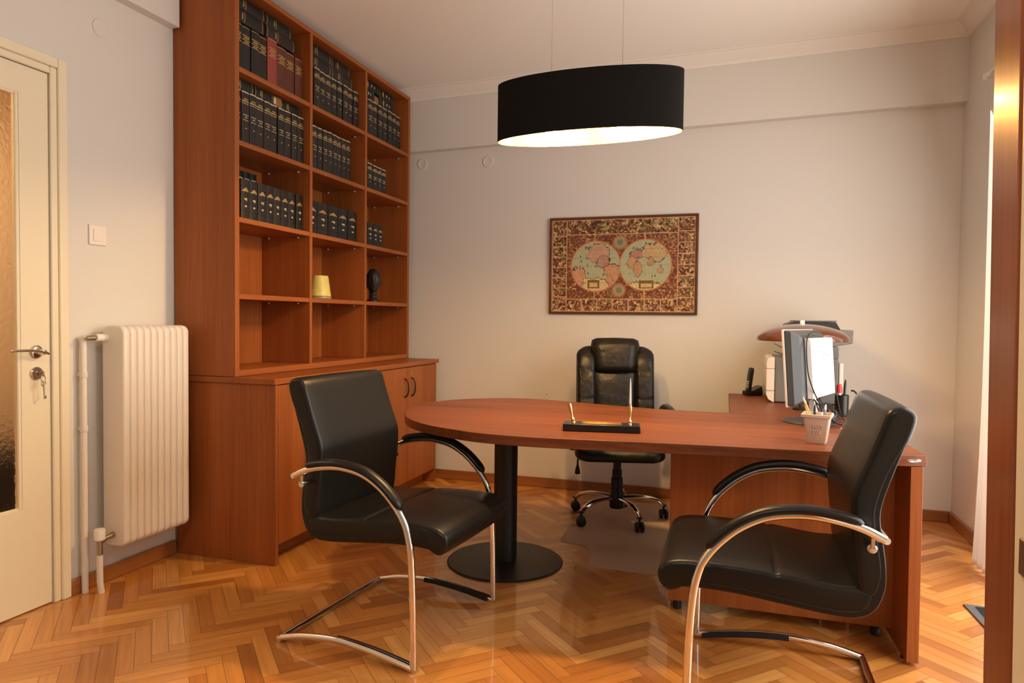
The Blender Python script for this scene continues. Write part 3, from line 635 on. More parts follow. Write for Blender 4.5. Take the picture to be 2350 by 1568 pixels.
# ------------------------------------------------------------------ cantilever armchairs
def make_chair(name, label):
    t = thing(name, label, 'chair', group='black leather cantilever armchairs')
    HW = .325
    prof_ = [(.064,.630),(.12,.656),(.19,.673),(.27,.679),(.36,.665),(.43,.630),(.485,.583),(.527,.53),(.550,.478),(.564,.40),(.572,.25),(.576,.06),(.577,.014)]
    arm = spline(prof_, 6)
    base = spline([(.577,.014),(.491,.030),(.386,.045),(.247,.053),(.104,.038),(0,.013)], 6)
    mb = MB()
    for s in (-1, 1):
        mb.tube([(u, s*HW, z) for u, z in arm], .0125, n=14)
        mb.tube([(u, s*HW, z) for u, z in base], .0125, n=14)
    mb.tube([(0.0, -HW-.010, .013), (0.0, HW+.010, .013)], .0125, n=14)
    mb.tube([(.060, -HW-.004, .629), (.060, HW+.004, .629)], .010, n=14)
    mb.build('frame', 'chrome', t, smooth=50)
    for s in (-1, 1):
        g = [p for p in base if .24 < p[0] < .566]
        R = [[(u, s*HW+a*.006-s*.016, z+b*.008-.001) for a, b in ((-1,-1),(1,-1),(1,1),(-1,1))] for u, z in g]
        MB().rings(R).build('glide_strip', 'rubber', t)
        q = [p for p in arm if p[0] > .115 and p[1] > .545 and p[0] < .52]
        n = len(q); P = []
        for i, (u, z) in enumerate(q):
            a = np.array(q[min(i+1, n-1)])-np.array(q[max(i-1, 0)]); a /= np.linalg.norm(a); nn = np.array((-a[1], a[0]))
            P.append((u+nn[0]*.015, s*HW, z+nn[1]*.015))
        rr = [.024*min(1, math.sqrt(max(.02, 1-(1-min(1, i/3.0))**2)), math.sqrt(max(.02, 1-(1-min(1, (n-1-i)/3.0))**2))) for i in range(n)]
        R = []
        for i in range(n):
            a = Vector(P[min(i+1, n-1)])-Vector(P[max(i-1, 0)]); a.normalize(); b = Vector((0, 1, 0)); c_ = a.cross(b)
            R.append([Vector(P[i])+(b*math.cos(th)*1.0+c_*math.sin(th)*.58)*rr[i] for th in np.linspace(0, 2*PI, 17)[:-1]])
        MB().rings(R).build('arm_pad', 'leather', t, smooth=60)
        bo = MB().tube([(.092, s*.264, .600), (.092, s*(HW-.012), .600)], .008, n=12)
        bo.lathe([(.011,-.012),(.013,-.010),(.013,.002),(.010,.005),(.001,.006)], (.092, s*(HW-.014), .600), n=18, axis='y'); bo.tube([(.092, s*(HW-.008), .602), (.092, s*(HW-.004), .636)], .006, n=10)
        bo.build('bolt', 'steel', t)
    outer = spline([(.630,.405),(.568,.414),(.444,.411),(.308,.396),(.177,.382),(.111,.386),(.070,.414),(.048,.472),(.047,.538),(.056,.608),(.064,.690),(.036,.795),(-.008,.925),(-.012,.958)], 5)
    inn = []
    for i, p in enumerate(outer):
        a = np.array(outer[min(i+1, len(outer)-1)])-np.array(outer[max(i-1, 0)]); a /= np.linalg.norm(a)+1e-9
        inn.append((p[0]+a[1]*.030, p[1]-a[0]*.030))
    loft_slab(MB(), outer+inn[::-1], .267, r=.006, cap='strip').build('shell', 'leather', t, smooth=60)
    seat = spline([(.086,.468),(.175,.470),(.257,.479),(.315,.4855),(.333,.4825),(.351,.4870),(.43,.493),(.53,.494),(.61,.491),(.652,.476),(.670,.452),(.668,.424),(.652,.402),(.634,.394),(.610,.402),(.568,.420),(.444,.418),(.308,.403),(.177,.390),(.110,.398),(.080,.430)], 4, closed=True)
    loft_slab(MB(), seat, .270, r=.016, bulge=.004).build('seat', 'leather', t, smooth=70)
    for s in (-1, 1):
        MB().tube([(u, s*.2655, z) for u, z in spline([(.105,.452),(.175,.459),(.257,.467),(.36,.474),(.53,.481),(.62,.477),(.655,.462)], 4)], .0032, n=8).build('piping', 'leather', t)
        MB().tube([(u, s*.2690, z) for u, z in spline([(.652,.410),(.61,.417),(.568,.433),(.444,.431),(.308,.416),(.177,.402),(.105,.410)], 4)], .0032, n=8).build('piping', 'leather', t)
    back = spline([(-.019,.960),(.012,.984),(.050,.972),(.072,.915),(.100,.835),(.134,.745),(.139,.690),(.134,.620),(.126,.545),(.120,.480),(.100,.448),(.070,.452),(.054,.500),(.054,.545),(.064,.610),(.072,.690),(.044,.795),(-.002,.890)], 4, closed=True)
    loft_slab(MB(), back, .270, r=.017, bulge=.003).build('backrest', 'leather', t, smooth=70)
    return t
ch = make_chair('cantilever_armchair', 'black leather cantilever armchair in front of the low cabinet, facing the desk end')
ch.location = (-1.558, 2.492, 0); ch.rotation_euler = (0, 0, math.radians(-5.5))
c2 = copy_tree(ch); c2.location = (.468, 2.388, 0); c2.rotation_euler = (0, 0, PI)
c2['label'] = 'black leather cantilever armchair seen from its side before the desk front panel'

# ------------------------------------------------------------------ executive swivel chair
ec = thing('office_chair', 'black leather high-back swivel chair on chrome castors behind the desk', 'chair', (-.655, 4.2, .0030), math.radians(-76))
for k in range(5):
    a = math.radians(-54+76+72*k)
    P = [(.03,.0,.128),(.10,0,.132),(.19,0,.128),(.255,0,.108),(.285,0,.082)]
    pts = spline([(r*math.cos(a), r*math.sin(a), z) for r, _, z in P], 5)
    lg = MB().tube(pts, [.021-.006*i/(len(pts)-1) for i in range(len(pts))], n=12, flat=.75).build('base_leg', 'chrome', ec)
    cx, cy = .290*math.cos(a), .290*math.sin(a); aa = a+.9*((k*37) % 5-2)
    d = Vector((math.cos(aa), math.sin(aa), 0))
    cm = MB()
    for s in (-1, 1):
        c0 = Vector((cx, cy, .029))+d*(s*.006)
        cm.tube([c0, c0+d*(s*.004), c0+d*(s*.016), c0+d*(s*.019)], [.024,.029,.029,.022], n=20)
    cm.lathe([(.007,.03),(.007,.075),(.016,.078),(.016,.088)], (cx, cy, 0), n=12)
    cm.build('castor', 'blk_plastic', ec)
MB().lathe([(.040,.066),(.044,.075),(.044,.150),(.036,.165),(.036,.250),(.030,.252),(.030,.300),(.024,.302),(.024,.365),(.001,.366)], n=28).build('column', 'blk_plastic', ec)
mb = MB().box(-.10, .10, -.09, .09, .362, .392); mb.tube(spline([(.05,-.09,.378),(.05,-.20,.378),(.05,-.235,.376),(.052,-.242,.36),(.052,-.243,.33)], 5), .006, n=10)
mb.lathe([(.007,0),(.010,-.012),(.017,-.045),(.015,-.055),(.001,-.06)], (.052,-.243,.335), n=14)
mb.build('tilt_mechanism', 'blk_plastic', ec)
def pillow(outline, depth_f, depth_b, f3, n=7):
    """puffed cushion from a 2D outline; f3(a,b,h) gives the 3D point"""
    P = np.array(outline); c = P.mean(0); R = []
    for k in range(n+1):
        t = PI/2*k/n; s = .55+.45*math.sin(t); R.append([f3(*(c+(p-c)*s), -depth_b*math.cos(t)) for p in P])
    for k in range(1, n+1):
        t = PI/2*(1-k/n); s = .55+.45*math.sin(t); R.append([f3(*(c+(p-c)*s), depth_f*math.cos(t)) for p in P])
    return MB().rings(R)
def rrect(x0, x1, y0, y1, r, n=6):
    pts = []
    for cx, cy, a0 in ((x1-r,y1-r,0),(x0+r,y1-r,PI/2),(x0+r,y0+r,PI),(x1-r,y0+r,1.5*PI)):
        for k in range(n+1): a = a0+PI/2*k/n; pts.append((cx+r*math.cos(a), cy+r*math.sin(a)))
    return pts
pillow(rrect(-.24,.27,-.265,.265,.10), .055, .05, lambda a, b, h: (a, b, .45+h+.05*(a/.27)**4*-.6-.02*(b/.26)**2*(h < 0))).build('seat', 'leather_soft', ec, smooth=70)
def bp_(a, b, h): return (-.235-.12*(b-.5)+.03*math.cos((b-.45)*3.5)+h, a, b)     # reclined back surface: a across, b up, h forward
pillow(rrect(-.250,.250,.47,1.045,.08), .035, .045, bp_).build('back_shell', 'leather_soft', ec, smooth=70)
for s in (-1, 1):
    x0, x1 = (.122, .250) if s > 0 else (-.250, -.122)
    ol = [(x0, .50)]+[(x1, z) for z in np.linspace(.50, .97, 34)]+[(x0+(x1-x0)*(.5+.5*math.cos(a)), .985+.052*math.sin(a)) for a in np.linspace(.2, PI-.2, 7)]+[(x0, z) for z in np.linspace(.97, .515, 34)]
    pillow(ol, .066, .02, lambda a, b, h: bp_(a, b, h+.012-.010*(h > .02)*sum(math.exp(-((b-q)/.009)**2) for q in (.715, .895)))).build('side_bolster', 'leather_soft', ec, smooth=70)
pillow([(-.128,.52),(.128,.52),(.132,.62),(.136,.76),(.138,.90),(-.138,.90),(-.136,.76),(-.132,.62)], .040, .02, lambda a, b, h: bp_(a, b, h+.014)).build('back_cushion', 'leather_soft', ec, smooth=70)
pillow([(-.132,.885)]+[(x,.875) for x in (-.08,0,.08)]+[(.132,.885),(.142,.93),(.152,.99),(.158,1.05),(.150,1.085),(.12,1.098),(0,1.102),(-.12,1.098),(-.150,1.085),(-.158,1.05),(-.152,.99),(-.142,.93)], .072, .05, lambda a, b, h: bp_(a, b, h+.024)).build('headrest', 'leather_soft', ec, smooth=70)
for s in (-1, 1):
    pts = spline([(-.20,s*.285,.55),(-.19,s*.30,.622),(-.13,s*.305,.656),(.0,s*.305,.662),(.10,s*.305,.646),(.155,s*.30,.600),(.13,s*.295,.53),(.08,s*.27,.44)], 6)
    ar = MB().tube(pts, .019, n=12, refn=(0,1,0), flat=1.3).build('armrest', 'blk_plastic', ec)
    pp = [(p[0], p[1], p[2]+.014) for p in pts if p[2] > .628]
    MB().tube(pp, [.012]+[.024]*(len(pp)-2)+[.012], n=12, refn=(0,1,0), flat=1.3).build('arm_pad', 'leather', ar)

# chair mat on the floor, clear vinyl with a front lip
edge = [(-.897,4.62)]+[(-.894,4.2)]+[(-.885,3.70)]+spline([(-.885,3.70),(-.865,3.650),(-.80,3.640),(-.735,3.620),(-.692,3.565),(-.672,3.47),(-.664,3.38),(-.645,3.335),(-.60,3.322)], 5)+[(-.20,3.322),(.10,3.322),(.14,3.36),(.16,3.50),(.20,3.62),(.26,3.64),(.28,3.70),(.26,4.62)]
mo = MB().prism([(x+.3, y-4.0) for x, y in edge], .0006, .0026).build('chair_mat', 'vinyl', loc=(-.3, 4.0, 0))
tag(mo, 'translucent vinyl chair mat lying on the parquet under the swivel chair', 'mat')
dm = thing('doormat', 'dark grey ribbed doormat on the parquet near the curtain', 'mat', (1.13, 3.28, 0))
MB().prism([(-.155,.128),(-.155+.012,-.135),(.14,-.135),(.14,.128)][::-1], .0005, .007).build('border', 'matt_grey', dm, bevel=.002)
mb = MB()
for k in range(11): mb.box(-.115, .12, -.10+.019*k, -.10+.019*k+.012, .007, .010)
mb.build('ribs', 'rubber', dm)

# ================================================================== PENDANT LAMP
pd = thing('pendant_lamp', 'oval black pendant lamp with a gold lining hanging above the desk', 'lamp', (-.635, 3.05, 2.03))
def ell(a, b, z, n=72): return [(a*math.cos(2*PI*k/n), b*math.sin(2*PI*k/n), z) for k in range(n)]
A_, B_, HT = .418, .138, .258
MB().rings([ell(A_,B_,0), ell(A_,B_,HT)], False).rings([ell(A_-.003,B_-.003,0), ell(A_,B_,0)], False).rings([ell(A_,B_,HT), ell(A_-.003,B_-.003,HT)], False).build('shade', 'shade_out', pd, smooth=60)
MB().rings([ell(A_-.003,B_-.003,0), ell(A_-.003,B_-.003,HT-.012), ell(A_*.5,B_*.5,HT-.010), ell(.01,.01,HT-.010)], False).build('shade_lining', 'shade_in', pd, smooth=60)
MB().rings([ell(A_-.003,B_-.003,HT-.006), ell(A_-.003,B_-.003,HT-.002)], True).build('shade_cover', 'shade_out', pd, smooth=40)
for x in (-.165, .155):
    MB().tube([(x, 0, HT-.002), (x, 0, zc(-.635+x)-2.03)], .0016, n=6).build('suspension_wire', 'wire', pd)
    sl_ = bpy.data.lights.new('bulb_fill_spot', 'SPOT'); sl_.energy = 14; sl_.color = (1.0, .70, .35); sl_.spot_size = math.radians(112); sl_.spot_blend = .75; sl_.shadow_soft_size = .028
    so_ = bpy.data.objects.new('bulb_fill_spot', sl_); COL.objects.link(so_); so_.parent = pd; so_.location = (x, 0, .012)   # spot added under each bulb to strengthen the downward light
    sk = MB().lathe([(.02,HT-.012),(.02,.110),(.014,.108),(.001,.108)], (x, 0, 0), n=20).build('bulb_holder', 'switch', pd)
    MB().lathe([(.001,.020),(.018,.026),(.029,.045),(.031,.060),(.026,.080),(.015,.100),(.012,.109),(.001,.109)], (x, 0, 0), n=16).build('bulb', 'bulb', sk)

# ================================================================== MAP PICTURE
pic = thing('framed_map', 'brown framed antique double-hemisphere world map on the back wall', 'picture', (-.742, YB, 1.6005))
fw_, fh_ = 1.030/2, .682/2
mb = MB(); t_ = .017
mb.box(-fw_, fw_, -.024, -.001, fh_-t_, fh_).box(-fw_, fw_, -.024, -.001, -fh_, -fh_+t_).box(-fw_, -fw_+t_, -.024, -.001, -fh_+t_, fh_-t_).box(fw_-t_, fw_, -.024, -.001, -fh_+t_, fh_-t_)
mb.build('frame', 'dark_frame', pic, bevel=.004)
NX, NY = 520, 342
rs = np.random.RandomState(5)
def vnoise(nx, ny, U, V):
    g = rs.rand(ny+2, nx+2); x = U*nx; y = V*ny; xi = x.astype(int); yi = y.astype(int); xf = x-xi; yf = y-yi
    xf = xf*xf*(3-2*xf); yf = yf*yf*(3-2*yf)
    return (g[yi,xi]*(1-xf)+g[yi,xi+1]*xf)*(1-yf)+(g[yi+1,xi]*(1-xf)+g[yi+1,xi+1]*xf)*yf
U, V = np.meshgrid(np.linspace(0, .9999, NX), np.linspace(0, .9999, NY))
def srgb(r, g, b): c = np.array([r, g, b])/255.; return np.where(c < .04, c/12.92, ((c+.055)/1.055)**2.4)
na = vnoise(84, 56, U, V); nb_ = vnoise(170, 112, U, V); nc = vnoise(26, 17, U, V); nd = vnoise(330, 220, U, V)
img = np.zeros((NY, NX, 3)); mixv = .40*na+.34*nb_+.26*nd
stops = [(.20, srgb(58,36,30)), (.36, srgb(104,64,44)), (.48, srgb(140,88,58)), (.58, srgb(168,124,84)), (.68, srgb(206,178,120)), (.85, srgb(232,214,156))]
mv = np.clip((mixv-.5)*1.35+.44, 0, 1)
for ch in range(3): img[..., ch] = np.interp(mv, [q[0] for q in stops], [q[1][ch] for q in stops])
gm = (nc > .70); img[gm] = img[gm]*.5+srgb(104,98,56)*.5*(.6+.8*nb_[gm])[:, None]
gm = (nc < .27); img[gm] = img[gm]*.5+srgb(120,76,70)*.5*(.6+.8*nb_[gm])[:, None]
sky = (vnoise(34, 20, U, V)+.35*(nb_-.5) > .78) & ((V < .12) | (V > .87) | (U > .9) | (U < .1)); img[sky] = img[sky]*.5+srgb(216,196,136)*.5
ctr = (U > .108) & (U < .882) & (V > .165) & (V < .862)
img[ctr] = img[ctr]*.60+srgb(128,66,42)*.40
ASP = (fw_-t_)/(fh_-t_)
def disc(u0, v0, r, du=1.0): return np.sqrt(((U-u0)*du)**2+((V-v0)/ASP)**2) < r
line = srgb(206,160,122)
nl = vnoise(30, 20, U, V); nm_ = vnoise(62, 42, U, V)
def blob(u0, v0, ru, rv, wob=.25):
    return ((U-u0)/ru)**2+((V-v0)/rv)**2 < 1+wob*3.2*(nl-.5)+wob*2.6*(nm_-.5)+wob*1.2*(nb_-.5)
for u0, v0 in ((.318,.508),(.664,.500)):
    img[disc(u0, v0, .182)] = srgb(176,112,72)
    d_ = disc(u0, v0, .172); sea = srgb(172,176,142)[None, None, :]*(0.88+.24*nb_[..., None]); img[d_] = sea[d_]
d_ = disc(.318,.508,.172)
def paint(mask, c_):
    mk = mask; col_ = np.array(c_)[None, None, :]*(.82+.36*nb_[..., None]); img[mk] = col_[mk]
def land(u0, v0, ru, rv, c_, wob=.3, clip=None):
    core = blob(u0, v0, ru, rv, wob); rim = blob(u0, v0, ru*1.10, rv*1.12, wob)
    if clip is not None: core &= clip; rim &= clip
    paint(rim & ~core, srgb(96,72,52)); paint(core, c_)
land(.335,.36,.082,.095, srgb(190,152,128), clip=d_); land(.365,.455,.040,.060, srgb(176,138,122), clip=d_); land(.395,.51,.012,.035, srgb(186,130,104), .2, d_)
land(.435,.575,.052,.080, srgb(192,146,112), clip=d_); land(.415,.665,.022,.060, srgb(192,146,112), clip=d_); land(.19,.64,.060,.12, srgb(200,150,118), clip=d_)
land(.30,.72,.10,.08, srgb(206,186,132), clip=d_)
e_ = disc(.664,.500,.172)
land(.615,.385,.055,.040, srgb(176,132,118), clip=e_); land(.722,.365,.085,.085, srgb(190,164,118), clip=e_); land(.575,.475,.042,.055, srgb(190,150,114), clip=e_)
land(.612,.545,.026,.075, srgb(188,146,112), clip=e_); land(.70,.46,.020,.045, srgb(182,146,108), clip=e_); land(.765,.56,.022,.030, srgb(192,150,110), clip=e_); land(.66,.78,.15,.085, srgb(214,192,134), clip=e_)
for bx in ((.262,.345,.655,.745),(.622,.722,.665,.748)):
    mk = (U > bx[0]) & (U < bx[1]) & (V > bx[2]) & (V < bx[3]); paint(mk, srgb(120,92,52))
    mk = (U > bx[0]+.012) & (U < bx[1]-.012) & (V > bx[2]+.03) & (V < bx[3]-.012); paint(mk, srgb(206,178,118))
for u0, v0, r in ((.488,.255,.052),(.483,.767,.050)):
    img[disc(u0, v0, r)] = srgb(172,106,70); mk = disc(u0, v0, r*.80); paint(mk, srgb(150,150,112)); mk = disc(u0, v0, r*.4); paint(mk, srgb(128,118,100))
for u0, v0 in ((.318,.508),(.664,.500)):   # graticule
    g_ = disc(u0, v0, .172); a_ = (U-u0)/.172; b2 = (V-v0)/(.172*ASP)
    for q in (-.66, -.33, 0, .33, .66):
        lat = (abs(b2-q) < .011) & g_; lon = (abs(a_-q*np.sqrt(np.clip(1-b2**2, 0, 1))) < .008) & g_
        img[lat | lon] = img[lat | lon]*.72+srgb(110,84,62)*.28
for k in range(40):     # little ships on the seas
    cu_, cv_ = rs.choice([.318,.664])+rs.uniform(-.13,.13), .50+rs.uniform(-.2,.2)
    mk = (abs(U-cu_) < .004) & (abs(V-cv_) < .010) & (np.abs(img-srgb(172,176,142)).sum(2) < .25); paint(mk, srgb(84,82,58))
def hl(v0, u0, u1): img[(abs(V-v0) < .0048) & (U > u0) & (U < u1)] = line
def vl(u0, v0, v1): img[(abs(U-u0) < .0032) & (V > v0) & (V < v1)] = line
for u0 in (.004, .108, .882, .996): vl(u0, 0, 1)
for v0 in (.006, .994): hl(v0, 0, 1)
hl(.165,.108,.882); hl(.862,.108,.882)
for k in range(6): hl(.175+.1135*k, 0, .108); hl(.150+.1165*k, .882, 1)
hl(.84, 0, .108); hl(.845, .882, 1)
for k in range(1, 7): vl(.108+.774*k/7, .862, 1)
for u0 in (.31, .66): vl(u0, .165, .245); vl(u0, .775, .862)
img[disc(.318,.508,.1745) & ~disc(.318,.508,.1715)] = line; img[disc(.664,.500,.1745) & ~disc(.664,.500,.1715)] = line
X = -(fw_-t_)+2*(fw_-t_)*U; Z = (fh_-t_)-2*(fh_-t_)*V
vv = np.stack([X, np.full_like(X, -.014), Z], -1).reshape(-1, 3)
ii = np.arange(NX*NY).reshape(NY, NX); ff = np.stack([ii[:-1,:-1], ii[1:,:-1], ii[1:,1:], ii[:-1,1:]], -1).reshape(-1, 4)
me = bpy.data.meshes.new('map_print'); me.from_pydata(vv.tolist(), [], ff.tolist())
ca = me.color_attributes.new('print', 'FLOAT_COLOR', 'POINT')
ca.data.foreach_set('color', np.concatenate([img.reshape(-1, 3), np.ones((NX*NY, 1))], 1).astype(np.float32).ravel())
mm = mat('map_ink', rough=.55, spec=.3); at = mm.node_tree.nodes.new('ShaderNodeVertexColor'); at.layer_name = 'print'
mm.node_tree.links.new(at.outputs[0], mm.node_tree.nodes['Principled BSDF'].inputs['Base Color'])
me.materials.append(mm); po = bpy.data.objects.new('map_print', me); COL.objects.link(po); po.parent = pic
MB().box(-fw_+t_, fw_-t_, -.012, -.002, -fh_+t_, fh_-t_).build('backing_board', 'jamb', pic)

# ================================================================== THINGS ON THE DESKS
DT = .7502
# pen stand
ps = thing('pen_stand', 'black marble pen stand with brass trim on the desk', 'pen stand', (-.517, 2.875, DT), math.radians(9))
MB().box(-.160, .160, -.048, .048, 0, .030).build('base', 'blk_gloss', ps, bevel=.003)
MB().box(-.085, .085, -.020, .020, .030, .032).box(-.080, .080, .012, .016, .032, .034).box(-.080, .080, -.016, -.012, .032, .034).build('plate', 'gold', ps, bevel=.0006)
def holder(x, y, tip):
    b0 = Vector((x, y, .030)); t = Vector(tip)-b0
    mb = MB().lathe([(.008,0),(.0075,.004),(.004,.008)], (x, y, .030), n=16)
    P = [b0+t*k for k in (.05,.12,.20,.30,.45,.70,.85,1.0)]
    mb.tube(P, [.0045,.0080,.0075,.0038,.0045,.0080,.0088,.0085], n=14)
    mb.build('pen_holder', 'gold', ps)
holder(-.118, .010, (-.138, .020, .108)); holder(.118, .0, (.118, .012, .105))
pn = thing('desk_pen', 'slender upright pen standing in the brass holder of the pen stand', 'pen', (0,0,0))
Mx = Matrix.Translation((-.517, 2.875, DT)) @ Matrix.Rotation(math.radians(9), 4, 'Z')
p0 = Mx @ Vector((.118, .012, .1055)); pn.location = p0
d_pen = (Mx.to_3x3() @ Vector((0, .012/.075, 1))).normalized()
MB().tube([d_pen*k for k in (0,.02,.06,.10,.118)], [.0052,.0050,.0040,.0026,.001], n=12).build('barrel', 'silver', pn)
MB().tube([d_pen*k for k in (-.001,.010)], .0058, n=12).build('collar', 'gold', pn)
# beaker with pens
pc = thing('pen_cup', 'blush square beaker with embossed letters holding pens on the desk corner', 'pen cup', (.322, 2.905, DT), math.radians(-12)); pc.scale = (.86, .86, 1.0)
def sq(hw, z, r=.008): return [(a, b, z) for a, b in rrect(-hw, hw, -hw, hw, r, 4)]
MB().rings([sq(.038,0), sq(.040,.002), sq(.0545,.098), sq(.0555,.100), sq(.0625,.102), sq(.0635,.112), sq(.0605,.114), sq(.0575,.113), sq(.0545,.102), sq(.037,.005)]).build('cup', 'terracotta', pc, smooth=40)
def text_mesh(name, txt, size, matrix, m_, parent, ext=.0012):
    cu_ = bpy.data.curves.new(name, 'FONT'); cu_.body = txt; cu_.size = size; cu_.extrude = ext; cu_.align_x = 'CENTER'; cu_.align_y = 'CENTER'; cu_.offset = .0002
    to = bpy.data.objects.new(name+'_tmp', cu_); COL.objects.link(to); dg = bpy.context.evaluated_depsgraph_get()
    me_ = bpy.data.meshes.new_from_object(to.evaluated_get(dg)); bpy.data.objects.remove(to); bpy.data.curves.remove(cu_)
    me_.transform(matrix); me_.materials.append(M[m_]); me_.name = name
    o_ = bpy.data.objects.new(name, me_); COL.objects.link(o_); o_.parent = parent; return o_
def face_m(x, y, z, ang=0, tiltx=0): return Matrix.Translation((x, y, z)) @ Matrix.Rotation(ang, 4, 'Z') @ Matrix.Rotation(PI/2-tiltx, 4, 'X')
sl = math.atan((.0545-.040)/.096)
text_mesh('lettering', 'MAT', .021, face_m(.008, -.0490, .064, 0, -sl), 'terracotta', pc, .0028)
text_mesh('lettering', 'DEL', .021, face_m(.004, -.0463, .045, 0, -sl), 'terracotta', pc, .0028)
def stick(name, label, cat, base, top, r, m_, tipm, group='pens in the blush beaker'):
    t = thing(name, label, cat, base, 0, group); d = Vector(top)-Vector(base)
    MB().tube([d*0, d*.86], r, n=8).build('barrel', m_, t)
    MB().tube([d*.8601, d*.93, d], [r*1.02, r*.8, r*.45], n=8).build('tip', tipm, t)
B0 = Vector((.322, 2.905, DT+.008))
stick('pencil', 'yellow pencil leaning left in the blush beaker', 'pencil', B0+Vector((.010,.0,0)), B0+Vector((-.052,.012,.165)), .0040, 'pencil', 'lamp_white')
stick('pen', 'brass-coloured pen leaning left beside the pencil in the beaker', 'pen', B0+Vector((.0,.014,0)), B0+Vector((-.046,.028,.140)), .0042, 'gold', 'gold')
stick('pen', 'grey-blue pen standing upright at the right of the beaker', 'pen', B0+Vector((.014,.004,0)), B0+Vector((.030,.012,.140)), .0052, 'blue_pen', 'silver')
stick('pen', 'white pen standing beside the grey-blue pen in the beaker', 'pen', B0+Vector((.018,-.012,0)), B0+Vector((.014,-.004,.130)), .0045, 'lamp_white', 'blk_gloss')
stick('pen', 'black pen at the rear of the blush beaker', 'pen', B0+Vector((-.012,.018,0)), B0+Vector((-.006,.034,.135)), .0045, 'blk_gloss', 'blk_gloss')

# monitor
mn = thing('monitor', 'computer monitor seen from behind with a white back cover on the desk', 'monitor', (.325, 3.49, DT), 0)
d2 = Vector((.356, .934, 0)); nb2 = Vector((.934, -.356, 0)); tl_ = .075
def mpt(s, h, z): # s along the panel, h out of its back, z above the desk
    return d2*s+nb2*(h-tl_*(z-.26))+Vector((0, 0, z))
def mslab(rings): # rings: (s0,s1,z0,z1,h)
    return MB().rings([[mpt(s0,h,z0), mpt(s1,h,z0), mpt(s1,h,z1), mpt(s0,h,z1)] for s0, s1, z0, z1, h in rings])
mslab([(-.228,.228,.090,.432,-.026),(-.230,.230,.088,.434,-.024),(-.230,.230,.088,.434,-.016)]).build('bezel', 'silver', mn, bevel=.001)
mslab([(-.215,.215,.105,.418,-.0275),(-.215,.215,.105,.418,-.0255)]).build('screen', 'screen', mn)
mslab([(-.227,.227,.091,.431,-.0155),(-.222,.222,.096,.426,.012),(-.195,.195,.115,.408,.040),(-.175,.175,.130,.395,.046)]).build('back_casing', 'mon_grey', mn, smooth=0, bevel=.006, seg=3)
wc = mslab([(-.145,.205,.128,.392,.0465),(-.150,.210,.126,.395,.050),(-.150,.210,.126,.395,.074),(-.147,.207,.129,.392,.078)]).build('back_cover', 'white_box', mn, smooth=0)
Mlogo = Matrix(((d2.x, -tl_*nb2.x*1.0, nb2.x, 0), (d2.y, -tl_*nb2.y, nb2.y, 0), (0, 1, 0, 0), (0, 0, 0, 1)))
def logo_m(s, z): m4 = Mlogo.copy(); m4.translation = mpt(s, .0785, z); return m4
text_mesh('logo', 'LG', .045, logo_m(.105, .322), 'logo_grey', wc, .0006)
ring = [mpt(.030+.026*math.cos(a), .0785, .315+.026*math.sin(a)) for a in np.linspace(0, 2*PI, 33)[:-1]]
MB().tube(ring, .0016, n=6, closed=True).tube([mpt(.030, .0785, .330), mpt(.030, .0785, .302), mpt(.040, .0785, .302)], .0014, n=6).lathe([(.003,0),(.001,.001)], tuple(mpt(.021,.0785,.325)), n=8).build('logo_mark', 'logo_grey', wc)
nk = MB().rings([[mpt(-.035,.02,z*1.0), mpt(.035,.02,z), mpt(.035,.045,z), mpt(-.035,.045,z)] for z in (.012,.06,.1265)]).build('stand_neck', 'white_box', mn, bevel=.002)
MB().lathe([(.122,0),(.124,.003),(.120,.007),(.06,.014),(.001,.015)], (.03, 0, 0), n=48).build('base', 'mon_grey', mn)
def cable(name, pts, r=.0028, parent=mn, m_='blk_plastic'):
    return MB().tube(spline(pts, 8), r, n=8).build(name, m_, parent)
cable('cable', [mpt(.09,.05,.415), mpt(.0,.060,.424), mpt(-.12,.060,.412), mpt(-.172,.062,.36), mpt(-.178,.064,.25), mpt(-.165,.075,.18), mpt(-.12,.085,.12), mpt(-.06,.10,.06), mpt(-.04,.12,.02), mpt(-.03,.16,.006)])
cable('cable', [mpt(.212,.055,.25), mpt(.222,.075,.16), mpt(.20,.09,.09), mpt(.16,.11,.03), mpt(.10,.14,.006)])
for k in range(4):
    a0 = .9*k
    cable('cable', [Vector((.085+.03*math.cos(a0+t)*(1+.1*k), -.14+.05*math.sin(a0+t), .020+.012*k+.012*math.sin(2*t))) for t in np.linspace(0, 5.2, 9)], .0032)
cable('cable', [mpt(-.03,.05,.10), mpt(-.05,.07,.05), mpt(-.10,.09,.03), mpt(-.06,.11,.06), mpt(-.02,.09,.10)], .0035)
for q in range(3):
    cable('cable', [mpt(-.03+.04*q,.04,.115), mpt(-.06+.035*q,.075,.085), mpt(-.10+.05*q,.11,.05+.01*q), mpt(-.06+.04*q,.14,.028), mpt(.0+.03*q,.12,.05), mpt(.03+.02*q,.08,.09)], .003)
